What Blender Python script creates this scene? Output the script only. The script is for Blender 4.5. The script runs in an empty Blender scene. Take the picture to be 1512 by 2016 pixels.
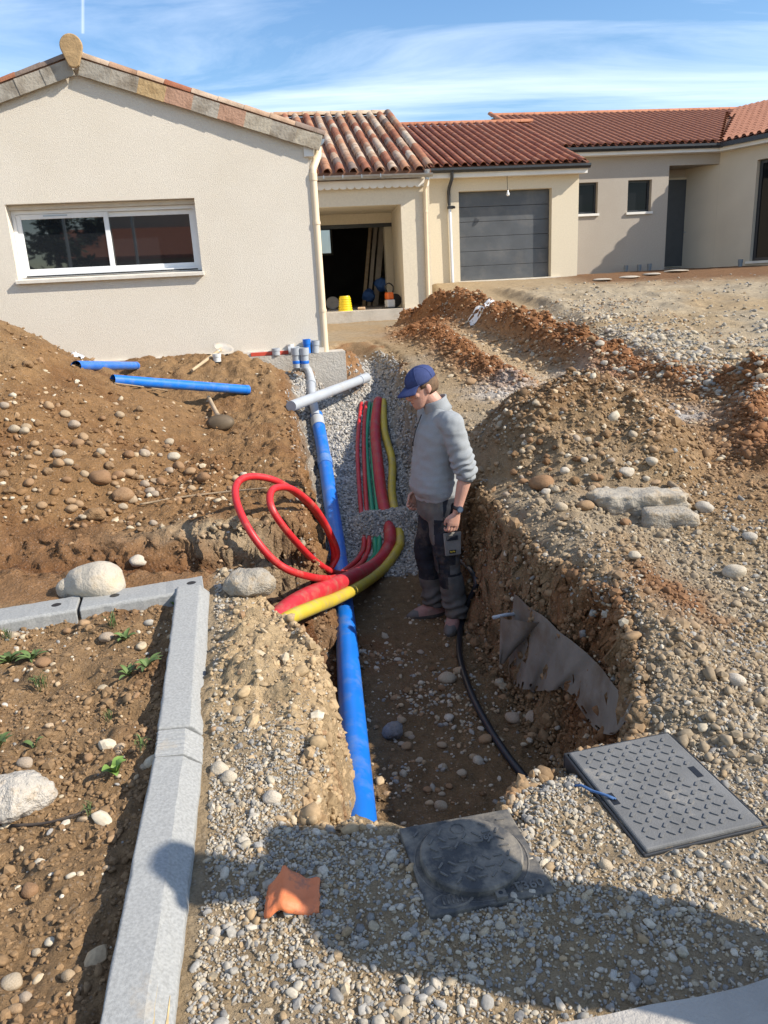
import bpy, bmesh, math, random
import numpy as np
from mathutils import Vector, Matrix, Euler, Quaternion
random.seed(7); rng = np.random.default_rng(11)
R = math.radians
scn = bpy.context.scene
C = scn.collection
# ---------------------------------------------------------------- camera
EYE = 1.62; PITCH = R(16.5); ROLL = R(-3.0); FPX = 1500.0
_cp, _sp = math.cos(PITCH), math.sin(PITCH)
FW = np.array([0, _cp, -_sp]); _u = np.array([0, _sp, _cp]); _r = np.array([1.0, 0, 0])
RT = math.cos(ROLL)*_r + math.sin(ROLL)*_u
UP = -math.sin(ROLL)*_r + math.cos(ROLL)*_u
cam_d = bpy.data.cameras.new('camera'); cam = bpy.data.objects.new('camera', cam_d); C.objects.link(cam)
cam_d.sensor_fit = 'VERTICAL'; cam_d.sensor_height = 36.0; cam_d.lens = FPX/2016*36.0
cam_d.clip_start = 0.05; cam_d.clip_end = 2000
m = Matrix.Identity(4)
for i in range(3):
    m[i][0] = RT[i]; m[i][1] = UP[i]; m[i][2] = -FW[i]
m.translation = (0, 0, EYE); cam.matrix_world = m
scn.camera = cam
# ---------------------------------------------------------------- sun and sky
SUN_EL, SUN_BACK = R(36.5), R(17)          # the sun stands to the right, a little behind the camera
sd = Vector((math.cos(SUN_EL)*math.cos(SUN_BACK), -math.cos(SUN_EL)*math.sin(SUN_BACK), math.sin(SUN_EL)))
sun_d = bpy.data.lights.new('sun', 'SUN'); sun = bpy.data.objects.new('sun', sun_d); C.objects.link(sun)
sun_d.energy = 5.0; sun_d.angle = R(0.53); sun_d.color = (1.0, 0.93, 0.82)
sun.rotation_euler = sd.to_track_quat('Z', 'Y').to_euler(); sun.location = (8, -4, 9)
world = bpy.data.worlds.new('World'); scn.world = world; world.use_nodes = True
nt = world.node_tree; N, L = nt.nodes, nt.links
for n in list(N): N.remove(n)
out = N.new('ShaderNodeOutputWorld'); bg = N.new('ShaderNodeBackground'); bg.inputs[1].default_value = 0.125
sky = N.new('ShaderNodeTexSky'); sky.sky_type = 'NISHITA'; sky.sun_disc = False
sky.sun_elevation = SUN_EL; sky.sun_rotation = math.atan2(sd.x, sd.y)
sky.air_density = 1.25; sky.dust_density = 0.1; sky.ozone_density = 3.0; sky.altitude = 200
tc = N.new('ShaderNodeTexCoord'); sep = N.new('ShaderNodeSeparateXYZ'); L.new(tc.outputs['Generated'], sep.inputs[0])
def wm(op, a, b=None, c=None):
    n = N.new('ShaderNodeMath'); n.operation = op
    for i, v in enumerate((a, b, c)):
        if v is None: continue
        if isinstance(v, (int, float)): n.inputs[i].default_value = v
        else: L.new(v, n.inputs[i])
    return n.outputs[0]
den = wm('ADD', wm('MAXIMUM', sep.outputs[2], 0.0), 0.12)
cb = N.new('ShaderNodeCombineXYZ')
L.new(wm('DIVIDE', sep.outputs[0], den), cb.inputs[0]); L.new(wm('DIVIDE', sep.outputs[1], den), cb.inputs[1])
mp = N.new('ShaderNodeMapping'); mp.inputs['Rotation'].default_value = (0, 0, R(-14)); mp.inputs['Scale'].default_value = (0.42, 1.5, 1); mp.inputs['Location'].default_value = (3.1, 0.6, 0)
L.new(cb.outputs[0], mp.inputs[0])
nz = N.new('ShaderNodeTexNoise'); nz.inputs['Scale'].default_value = 1.15; nz.inputs['Detail'].default_value = 9; nz.inputs['Roughness'].default_value = 0.6; nz.inputs['Distortion'].default_value = 0.6
L.new(mp.outputs[0], nz.inputs['Vector'])
rp = N.new('ShaderNodeValToRGB'); rp.color_ramp.elements[0].position = 0.42; rp.color_ramp.elements[1].position = 0.80
rp.color_ramp.elements[0].color = (0, 0, 0, 1); rp.color_ramp.elements[1].color = (1, 1, 1, 1)
L.new(nz.outputs[0], rp.inputs[0])
cf = wm('MULTIPLY', rp.outputs[0], 0.62)
mx = N.new('ShaderNodeMix'); mx.data_type = 'RGBA'; mx.inputs['B'].default_value = (9.0, 9.6, 10.4, 1)
hs = N.new('ShaderNodeHueSaturation'); hs.inputs['Saturation'].default_value = 1.18; hs.inputs['Hue'].default_value = .506; L.new(sky.outputs[0], hs.inputs['Color'])
L.new(cf, mx.inputs['Factor']); L.new(hs.outputs[0], mx.inputs['A'])
SKYMIX = mx
# a short vapour trail high over the gable
_ca = Vector((FW + RT*(163-756)/FPX + UP*(1008-66)/FPX)[:]).normalized(); _cb = Vector((FW + RT*(163-756)/FPX + UP*(1008+500)/FPX)[:]).normalized(); _cn = _ca.cross(_cb).normalized()
def wdot(v):
    n = N.new('ShaderNodeVectorMath'); n.operation = 'DOT_PRODUCT'; n.inputs[1].default_value = v; L.new(tc.outputs['Generated'], n.inputs[0]); return n.outputs['Value']
tw = wm('MULTIPLY', wm('SUBTRACT', 1.0, wm('MINIMUM', wm('DIVIDE', wm('ABSOLUTE', wdot(_cn)), 0.0022), 1.0)), wm('GREATER_THAN', sep.outputs[2], _ca.z))
tw = wm('MULTIPLY', wm('MULTIPLY', tw, wm('GREATER_THAN', wdot(_ca), 0.985)), 0.3)
mx2 = N.new('ShaderNodeMix'); mx2.data_type = 'RGBA'; mx2.inputs['B'].default_value = (9.5, 9.8, 10.2, 1); L.new(tw, mx2.inputs['Factor']); L.new(mx.outputs['Result'], mx2.inputs['A'])
L.new(mx2.outputs['Result'], bg.inputs[0]); L.new(bg.outputs[0], out.inputs[0])
vs = scn.view_settings; vs.view_transform = 'Standard'; vs.look = 'None'; vs.exposure = 0.55; vs.gamma = 1.0; vs.use_curve_mapping = False
scn.cycles.max_bounces = 6; scn.cycles.use_denoising = True
# ---------------------------------------------------------------- rays
def ray(px, py): return FW + RT*(px-756)/FPX + UP*(1008-py)/FPX
def atY(px, py, Y): d = ray(px, py); return np.array([0, 0, EYE]) + d*Y/d[1]
def atZ(px, py, Z): d = ray(px, py); return np.array([0, 0, EYE]) + d*(Z-EYE)/d[2]
# ---------------------------------------------------------------- helpers
def tag(o, label=None, cat=None, group=None, kind=None):
    if label: o['label'] = label
    if cat: o['category'] = cat
    if group: o['group'] = group
    if kind: o['kind'] = kind
    return o
def empty(name, loc=(0, 0, 0), rz=0.0, label=None, cat=None, group=None):
    o = bpy.data.objects.new(name, None); C.objects.link(o); o.location = loc; o.rotation_euler = (0, 0, rz); o.empty_display_size = .2
    return tag(o, label, cat, group)
class MB:
    def __init__(s): s.v = []; s.f = []
    def add(s, vs_, fs):
        k = len(s.v); s.v += [tuple(map(float, p)) for p in vs_]; s.f += [tuple(i+k for i in f) for f in fs]; return s
    def box(s, a, b):
        x0, y0, z0 = a; x1, y1, z1 = b
        return s.add([(x0,y0,z0),(x1,y0,z0),(x1,y1,z0),(x0,y1,z0),(x0,y0,z1),(x1,y0,z1),(x1,y1,z1),(x0,y1,z1)],
                     [(0,3,2,1),(4,5,6,7),(0,1,5,4),(1,2,6,5),(2,3,7,6),(3,0,4,7)])
    def hexa(s, p):   # 8 corners, bottom 4 then top 4
        return s.add(p, [(0,3,2,1),(4,5,6,7),(0,1,5,4),(1,2,6,5),(2,3,7,6),(3,0,4,7)])
    def prism(s, poly, d0, d1, axis='y'):   # polygon (u,w) extruded along axis
        n = len(poly)
        def P(u, w, d): return (u, d, w) if axis == 'y' else ((d, u, w) if axis == 'x' else (u, w, d))
        vs_ = [P(u, w, d0) for u, w in poly] + [P(u, w, d1) for u, w in poly]
        fs = [tuple(range(n)), tuple(range(2*n-1, n-1, -1))] + [(i, i+n, (i+1) % n+n, (i+1) % n) for i in range(n)]
        return s.add(vs_, fs)
    def tube(s, path, rad, seg=12, caps=True, hollow=False):
        P = [Vector(p) for p in path]; n = len(P); rr = rad if hasattr(rad, '__len__') else [rad]*n
        ref = Vector((0, 0, 1)); k = len(s.v); prev = None
        for i, p in enumerate(P):
            t = (P[min(i+1, n-1)] - P[max(i-1, 0)]).normalized()
            if prev is None:
                a = t.cross(ref if abs(t.dot(ref)) < .95 else Vector((1, 0, 0))).normalized()
            else:
                a = (prev - t*prev.dot(t)).normalized()
            b = t.cross(a); prev = a
            for j in range(seg):
                w = 2*math.pi*j/seg; q = p + (a*math.cos(w) + b*math.sin(w))*rr[i]; s.v.append(tuple(q))
        for i in range(n-1):
            for j in range(seg):
                s.f.append((k+i*seg+j, k+i*seg+(j+1) % seg, k+(i+1)*seg+(j+1) % seg, k+(i+1)*seg+j))
        if caps:
            s.f.append(tuple(k+j for j in range(seg))[::-1]); s.f.append(tuple(k+(n-1)*seg+j for j in range(seg)))
        return s
    def lathe(s, prof, seg=20, c=(0, 0, 0)):   # (r,z) profile round z
        k = len(s.v)
        for r_, z_ in prof:
            for j in range(seg):
                w = 2*math.pi*j/seg; s.v.append((c[0]+r_*math.cos(w), c[1]+r_*math.sin(w), c[2]+z_))
        for i in range(len(prof)-1):
            for j in range(seg): s.f.append((k+i*seg+j, k+i*seg+(j+1) % seg, k+(i+1)*seg+(j+1) % seg, k+(i+1)*seg+j))
        return s
    def xf(s, M):
        s.v = [tuple(M @ Vector(p)) for p in s.v]; return s
    def mesh(s, name, mat, smooth=False, sharp=None):
        me = bpy.data.meshes.new(name); me.from_pydata(s.v, [], s.f); me.update()
        if mat: me.materials.append(mat)
        if smooth:
            me.polygons.foreach_set('use_smooth', [True]*len(me.polygons))
            if sharp: me.set_sharp_from_angle(angle=R(sharp))
        return me
    def build(s, name, mat, parent=None, smooth=False, sharp=None):
        return link(name, s.mesh(name, mat, smooth, sharp), parent)
def link(name, me, parent=None):
    o = bpy.data.objects.new(name, me); C.objects.link(o)
    if parent is not None: o.parent = parent
    return o
def bevel(o, w=0.005, seg=2, ang=40):
    b = o.modifiers.new('bevel', 'BEVEL'); b.width = w; b.segments = seg; b.limit_method = 'ANGLE'; b.angle_limit = R(ang); return o
# ---------------------------------------------------------------- materials
def mat(name, col, rough=0.7, var=0.12, scale=6.0, bump=0.0, bscale=60.0, metal=0.0, spec=0.5, col2=None, rand=0.0, detail=6, dirt=None, dscale=3.0, dlo=.5, dhi=.7, bdist=None):
    mt = bpy.data.materials.new(name); mt.use_nodes = True; t = mt.node_tree; nn, ll = t.nodes, t.links
    b = nn['Principled BSDF']; b.inputs['Roughness'].default_value = rough; b.inputs['Metallic'].default_value = metal
    b.inputs['Specular IOR Level'].default_value = spec
    co = nn.new('ShaderNodeTexCoord'); nz = nn.new('ShaderNodeTexNoise'); nz.inputs['Scale'].default_value = scale; nz.inputs['Detail'].default_value = detail
    ll.new(co.outputs['Object'], nz.inputs['Vector'])
    cr = nn.new('ShaderNodeValToRGB'); cr.color_ramp.elements[0].position = .3; cr.color_ramp.elements[1].position = .7
    c2 = col2 or col
    cr.color_ramp.elements[0].color = (*[max(0, c*(1-var)) for c in col], 1); cr.color_ramp.elements[1].color = (*[min(1, c*(1+var)) for c in c2], 1)
    ll.new(nz.outputs[0], cr.inputs[0]); src = cr.outputs[0]
    if rand:
        oi = nn.new('ShaderNodeObjectInfo'); hv = nn.new('ShaderNodeHueSaturation')
        mr = nn.new('ShaderNodeMapRange'); mr.inputs[3].default_value = 1-rand; mr.inputs[4].default_value = 1+rand
        ll.new(oi.outputs['Random'], mr.inputs[0]); ll.new(mr.outputs[0], hv.inputs['Value']); ll.new(src, hv.inputs['Color']); src = hv.outputs[0]
    if dirt:
        n2 = nn.new('ShaderNodeTexNoise'); n2.inputs['Scale'].default_value = dscale; n2.inputs['Detail'].default_value = 8; n2.inputs['Roughness'].default_value = .65
        ll.new(co.outputs['Object'], n2.inputs['Vector'])
        r2 = nn.new('ShaderNodeValToRGB'); r2.color_ramp.elements[0].position = dlo; r2.color_ramp.elements[1].position = dhi
        r2.color_ramp.elements[0].color = (0, 0, 0, 1); r2.color_ramp.elements[1].color = (1, 1, 1, 1)
        ll.new(n2.outputs[0], r2.inputs[0])
        mm = nn.new('ShaderNodeMix'); mm.data_type = 'RGBA'; mm.inputs['B'].default_value = (*dirt, 1); ll.new(r2.outputs[0], mm.inputs['Factor']); ll.new(src, mm.inputs['A']); src = mm.outputs['Result']
    ll.new(src, b.inputs['Base Color'])
    if bump:
        n3 = nn.new('ShaderNodeTexNoise'); n3.inputs['Scale'].default_value = bscale; n3.inputs['Detail'].default_value = 5; n3.inputs['Roughness'].default_value = .6
        ll.new(co.outputs['Object'], n3.inputs['Vector'])
        bp = nn.new('ShaderNodeBump'); bp.inputs['Strength'].default_value = bump; bp.inputs['Distance'].default_value = bdist or 1.0/bscale
        ll.new(n3.outputs[0], bp.inputs['Height']); ll.new(bp.outputs[0], b.inputs['Normal'])
    return mt
def ramp_mat(name, cols, rough=.85, bump=.3, bscale=40, blot=None, bdist=None):   # colour picked per object, blotches within
    mt = bpy.data.materials.new(name); mt.use_nodes = True; t = mt.node_tree; nn, ll = t.nodes, t.links
    b = nn['Principled BSDF']; b.inputs['Roughness'].default_value = rough; b.inputs['Specular IOR Level'].default_value = .3
    oi = nn.new('ShaderNodeObjectInfo'); cr = nn.new('ShaderNodeValToRGB'); cr.color_ramp.interpolation = 'CONSTANT'
    e = cr.color_ramp.elements
    while len(e) < len(cols): e.new(0.5)
    for i, c in enumerate(cols): e[i].position = i/len(cols); e[i].color = (*c, 1)
    ll.new(oi.outputs['Random'], cr.inputs[0]); src = cr.outputs[0]
    co = nn.new('ShaderNodeTexCoord'); ad = nn.new('ShaderNodeVectorMath'); ad.operation = 'ADD'
    cx = nn.new('ShaderNodeCombineXYZ'); mu = nn.new('ShaderNodeMath'); mu.operation = 'MULTIPLY'; mu.inputs[1].default_value = 53.0
    ll.new(oi.outputs['Random'], mu.inputs[0]); ll.new(mu.outputs[0], cx.inputs[0]); ll.new(co.outputs['Object'], ad.inputs[0]); ll.new(cx.outputs[0], ad.inputs[1])
    n2 = nn.new('ShaderNodeTexNoise'); n2.inputs['Scale'].default_value = 7; n2.inputs['Detail'].default_value = 7; ll.new(ad.outputs[0], n2.inputs['Vector'])
    r2 = nn.new('ShaderNodeValToRGB'); r2.color_ramp.elements[0].position = .45; r2.color_ramp.elements[1].position = .72
    r2.color_ramp.elements[0].color = (0, 0, 0, 1); r2.color_ramp.elements[1].color = (1, 1, 1, 1); ll.new(n2.outputs[0], r2.inputs[0])
    mm = nn.new('ShaderNodeMix'); mm.data_type = 'RGBA'; mm.blend_type = 'MULTIPLY'; mm.inputs['B'].default_value = (*(blot or (.6, .55, .5)), 1)
    ll.new(r2.outputs[0], mm.inputs['Factor']); ll.new(src, mm.inputs['A']); ll.new(mm.outputs['Result'], b.inputs['Base Color'])
    n3 = nn.new('ShaderNodeTexNoise'); n3.inputs['Scale'].default_value = bscale; n3.inputs['Detail'].default_value = 5; ll.new(ad.outputs[0], n3.inputs['Vector'])
    bp = nn.new('ShaderNodeBump'); bp.inputs['Strength'].default_value = bump; bp.inputs['Distance'].default_value = bdist or 1.0/bscale
    ll.new(n3.outputs[0], bp.inputs['Height']); ll.new(bp.outputs[0], b.inputs['Normal'])
    return mt
# ---------------------------------------------------------------- numpy noise
def _hash(ix, iy, s):
    h = (ix.astype(np.int64)*374761393 + iy.astype(np.int64)*668265263 + s*1442695041) & 0xffffffff
    h = ((h ^ (h >> 13))*1274126177) & 0xffffffff
    return ((h ^ (h >> 16)) & 0xffff)/32767.5 - 1.0
def vnoise(x, y, s=0):
    x0 = np.floor(x); y0 = np.floor(y); fx = x-x0; fy = y-y0
    fx = fx*fx*fx*(fx*(fx*6-15)+10); fy = fy*fy*fy*(fy*(fy*6-15)+10)
    a = _hash(x0, y0, s); b = _hash(x0+1, y0, s); c = _hash(x0, y0+1, s); d = _hash(x0+1, y0+1, s)
    return (a*(1-fx)+b*fx)*(1-fy) + (c*(1-fx)+d*fx)*fy
def fbm(x, y, o=4, s=0, g=.5):
    r_ = 0; a = 1.0; t = 0
    for i in range(o):
        r_ = r_ + a*vnoise(x*2.03**i + 17.3*i, y*2.03**i - 9.1*i, s+i*7); t += a; a *= g
    return r_/t
def ridged(x, y, o=3, s=0, g=.55):
    r_ = 0; a = 1.0; t = 0
    for i in range(o):
        r_ = r_ + a*(1-2*np.abs(vnoise(x*2.1**i + 5.1*i, y*2.1**i + 3.3*i, s+i*5))); t += a; a *= g
    return r_/t
def sm(a, b, x):
    t = np.clip((x-a)/(b-a), 0, 1); return t*t*(3-2*t)
def polysd(x, y, poly):
    d = np.full(x.shape, 1e9); ins = np.zeros(x.shape, bool); n = len(poly)
    for i in range(n):
        ax, ay = poly[i]; bx, by = poly[(i+1) % n]; ex, ey = bx-ax, by-ay
        t = np.clip(((x-ax)*ex+(y-ay)*ey)/(ex*ex+ey*ey), 0, 1)
        d = np.minimum(d, np.hypot(x-ax-t*ex, y-ay-t*ey))
        c = ((ay > y) != (by > y)) & (x < (bx-ax)*(y-ay)/((by-ay) if by != ay else 1e-9)+ax)
        ins ^= c
    return np.where(ins, d, -d)
def linesd(x, y, pts):   # distance to a polyline and the parameter 0..1 along it
    d = np.full(x.shape, 1e9); u = np.zeros(x.shape); n = len(pts)-1
    for i in range(n):
        ax, ay = pts[i]; bx, by = pts[i+1]; ex, ey = bx-ax, by-ay
        t = np.clip(((x-ax)*ex+(y-ay)*ey)/(ex*ex+ey*ey), 0, 1); q = np.hypot(x-ax-t*ex, y-ay-t*ey)
        u = np.where(q < d, (i+t)/n, u); d = np.minimum(d, q)
    return d, u
# ================================================================ THE GROUND
TRENCH = [(-.27,2.1),(-.1,2.05),(.1,2.0),(.28,2.06),(.36,2.22),(.6,2.35),(.86,2.38),(1.0,2.7),(1.03,3.1),(.88,3.8),(.77,4.6),(.68,5.3),(.52,6.3),(.38,8.3),(.3,10.2),(.12,11.2),(-.1,12.4),(-.5,12.4),(-.62,11.2),(-.66,9.9),
          (-1.2,9.5),(-1.1,9.0),(-.87,7.65),(-.66,5.93),(-.52,4.7),(-.70,3.95),(-.66,3.62),(-.48,3.32),(-.33,3.05),(-.29,2.75)]
DITCH = [(-3.4,3.98),(-1.5,3.92),(-.85,3.9),(-.62,3.66),(-.2,3.5),(-.2,4.7),(-.52,4.72),(-1.2,4.42),(-2.0,4.36),(-3.4,4.3)]
CURB = [(-.55,1.0),(-.68,2.0),(-.93,3.72)]                # foot of the kerb on the trench side
BED = [(-.55,.2),(-.77,2.0),(-1.05,3.6),(-1.9,3.44),(-4.2,3.0),(-4.2,.2)]
SLABEDGE = 0
def base(x, y):
    zl = np.interp(y, [0,2,9.7,12,20,26,80], [0,0,.69,.78,.92,.98,1.0])
    zr = np.interp(y, [0,2,9.7,12,20,26,80], [0,0,.69,.92,1.60,1.68,1.72])
    xb = np.interp(y, [6,12,17], [.3,.7,1.2])
    return zl + (zr-zl)*sm(xb-.35, xb+.45, x)
def ground(x, y, fine=True):
    """height and named masks of the whole site"""
    x = np.asarray(x, float); y = np.asarray(y, float)
    z = base(x, y); M = {}
    n1 = fbm(x*.9, y*.9, 3, 1); n2 = fbm(x*3.1, y*3.1, 4, 5); n3 = fbm(x*11, y*11, 4, 9)
    near = sm(14, 4, y)
    z = z + .025*n1*sm(2.2, 4, y) + .012*n2
    # garden bed behind the kerb
    sb = polysd(x, y, BED); bed = sm(-.02, .03, sb)
    z = z - bed*(.02 - .035*n2 - .03*n3); M['bed'] = bed
    # left spoil heap on its bench
    r_ = np.hypot(x+4.35, (y-6.7)*.95) + .14*n2 + .05*n3
    hp = 2.16 - .62*np.sqrt(r_*r_+.05)
    hp = np.maximum(hp, .30 - .14*(r_-2.6))
    lft = sm(-.1, -.75, x)*sm(4.2, 4.6, y)*np.maximum(sm(9.35, 8.9, y), sm(-1.3,-1.7,x)*sm(12,11,y))
    bench = base(x, y) + .17*sm(7.2,9.0,y)*sm(-.8,-1.4,x) + .07*sm(7.4,8.8,y) + .05*n2 + .035*n3
    k = .10; mxh = np.maximum(hp, bench) + k*np.exp(-np.abs(hp-bench)/k)*.35
    z = z*(1-lft) + mxh*lft
    M['heap'] = lft; M['cobble'] = lft*np.exp(-((y-5.35)/.75)**2)*sm(-.75, -1.2, x)
    # right spoil mound
    q = ((x-1.55)/.80)**2 + ((y-5.75)/.95)**2
    md = .47*np.clip(1-q*.80+.12*n2, 0, 1)**.9*(1+.25*n2) ; z = z + md; M['mound'] = np.clip(1.4-np.sqrt(q), 0, 1)
    # shoulders of the right bank
    bk = np.exp(-((x-1.12)/.28)**2)*sm(2.3, 3.0, y)*sm(6.2, 4.5, y); z = z + bk*(.12+.05*n2+.03*n3)
    # the left bank between kerb and trench
    lb = sm(-.86,-.66,x-.0)*sm(-.22,-.40,x)*sm(2.2, 2.7, y + .5*(x+.4))*sm(3.95, 3.4, y); z = z + lb*(.05+.10*n2+.06*n3); M['lbank'] = lb
    # plateau of the right yard and the two red berms with the tracked path between
    pl = sm(0, .35, x - np.interp(y, [6.5,7.2,8.5,12,14.4,16.3,20], [3.4,3.05,2.85,2.9,2.85,2.6,2.4]))*sm(6.2, 7.0, y)*sm(19, 16, y)
    z = z + .13*pl*(1+.4*n2)
    d, u = linesd(x, y, [(.75,15.2),(1.55,14.2),(1.85,12.6),(2.2,10.9),(2.42,9.3),(2.62,8.4)])
    b1 = np.exp(-(d/.30)**4)*(.26+.04*u)*sm(1.0, .93, u+.0*x); z = z + b1*(1+.55*n2+.25*n3); M['berm'] = np.exp(-(d/.40)**2)
    d, u = linesd(x, y, [(.55,12.6),(.9,11.2),(1.05,10.2),(1.2,8.9),(1.42,8.0)])
    b2 = np.exp(-(d/.26)**2)*(.15-.02*u); z = z + b2*(1+.8*n2+.4*n3); M['berm2'] = np.exp(-(d/.30)**2)
    pth = sm(.3, .15, np.abs(x - np.interp(y, [7,8,9,10,11,12,14], [2.1,1.86,1.72,1.6,1.42,1.22,.9])))*sm(7.0, 7.6, y)*sm(14, 13, y)
    z = z - pth*(.05 + .018*np.sin((y*1.0+.35*x)*2*np.pi/.16)*sm(.26, .1, np.abs(x - np.interp(y, [7,8,9,10,11,12,14], [2.1,1.86,1.72,1.6,1.42,1.22,.9])))); M['path'] = pth
    # red heap at the terrace corner
    q = ((x-.95)/.62)**2 + ((y-13.6)/1.3)**2; rh = np.exp(-q); z = z + .10*rh*(1+.5*n2+.2*n3); M['rheap'] = rh
    # lumps on the far right
    d, u = linesd(x, y, [(2.75,8.5),(3.1,7.3),(3.55,6.9),(4.3,6.7)]); b3 = np.exp(-(d/.22)**2)*.13; z = z + b3*(1+.8*n2); M['lump'] = np.exp(-(d/.3)**2)
    d, u = linesd(x, y, [(3.4,6.9),(3.05,6.0),(2.75,5.2)]); b4 = np.exp(-(d/.2)**2)*.16; z = z + b4*(1+.8*n2); M['lump'] = np.maximum(M['lump'], np.exp(-(d/.3)**2))
    flat = np.maximum(sm(.34, .22, np.hypot(x-.205, y-1.84)), sm(.45, .34, np.hypot(x-.845, y-2.11))); z = z*(1-flat)
    # excavations
    jit = .05*n2 + .022*n3 + .05*n1
    fl = np.interp(y, [2,6.1,6.4,7.1,8.5,9.2,10,11,12.2], [-.70,-.70,-.66,-.52,-.10,.13,.33,.55,.8])
    fl = fl + .19*np.exp(-((y-6.78)/.25)**2)*sm(-.42, -.1, x) + .34*np.exp(-(((x+.95)/.3)**2+((y-9.35)/.55)**2)) + .02*n2 + .012*n3
    q = ((x+.38)/.24)**2 + ((y-10.1)/.42)**2; cl = np.exp(-q*q); fl = fl + cl*.42*(1+.35*n2+.2*n3); M['clump'] = cl
    st = polysd(x, y, TRENCH) + jit*.75; wid = np.interp(y, [2,3,6,9,11], [.10,.16,.20,.24,.3]); w = sm(-.035, 1, st/wid*.9)
    wall = sm(-.05, .02, st)*sm(1.0, .5, st/wid)
    M['fabricwall'] = 0
    t1 = np.clip(st/wid, 0, 1); w = np.where(st > -.04, sm(-.12, .95, t1 - (st < 0)*.0 + np.minimum(st, 0)/wid), 0)
    zt = z*(1-w) + fl*w
    # a crumbling lip
    zt = zt - .045*np.exp(-((st+.03)/.06)**2)*(1+n3)
    dfl = np.interp(x, [-3.4,-2.0,-1.3,-.9,-.45,-.2], [.13,.10,.0,-.18,-.38,-.45]) + .03*n2 + .03*n3
    s2 = polysd(x, y, DITCH) + jit*.9; wd2 = np.interp(x, [-2.0,-.9], [.34,.2]); w2 = sm(-.03, 1, s2/wd2)
    z2 = zt*(1-w2) + np.minimum(dfl, zt)*w2
    M['ditch'] = w2; M['trench'] = w; M['st'] = st; M['s2'] = s2
    bed_gr = sm(5.9, 6.2, y)*w*sm(11.6, 10.5, y)*(1-cl); M['bedgravel'] = bed_gr
    z = z2
    if fine:
        n4 = fbm(x*28, y*28, 3, 23); rg = ridged(x*5.3, y*5.3, 4, 71); rg2 = ridged(x*19, y*19, 2, 81)
        soft = np.clip(lft + M['mound'] + M['lbank'] + 1.2*sm(-.12, 0, st)*sm(.35, .15, st) + sm(-.15, .0, s2) + .7*bed + M['lump'] + M['berm2'], 0, 1)*(1-bed_gr)*sm(12, 9, y)
        z = z + soft*(.022*rg + .010*rg2)
        z = z + near*(.007*n4 + .006*n3)*(1-.5*bed) + .018*np.maximum(M['berm'], M['berm2'])*n3 + .02*M['rheap']*n3 + .014*lft*n3 + .006*lft*n4
    M['n1'], M['n2'], M['n3'] = n1, n2, n3
    return z, M
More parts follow.
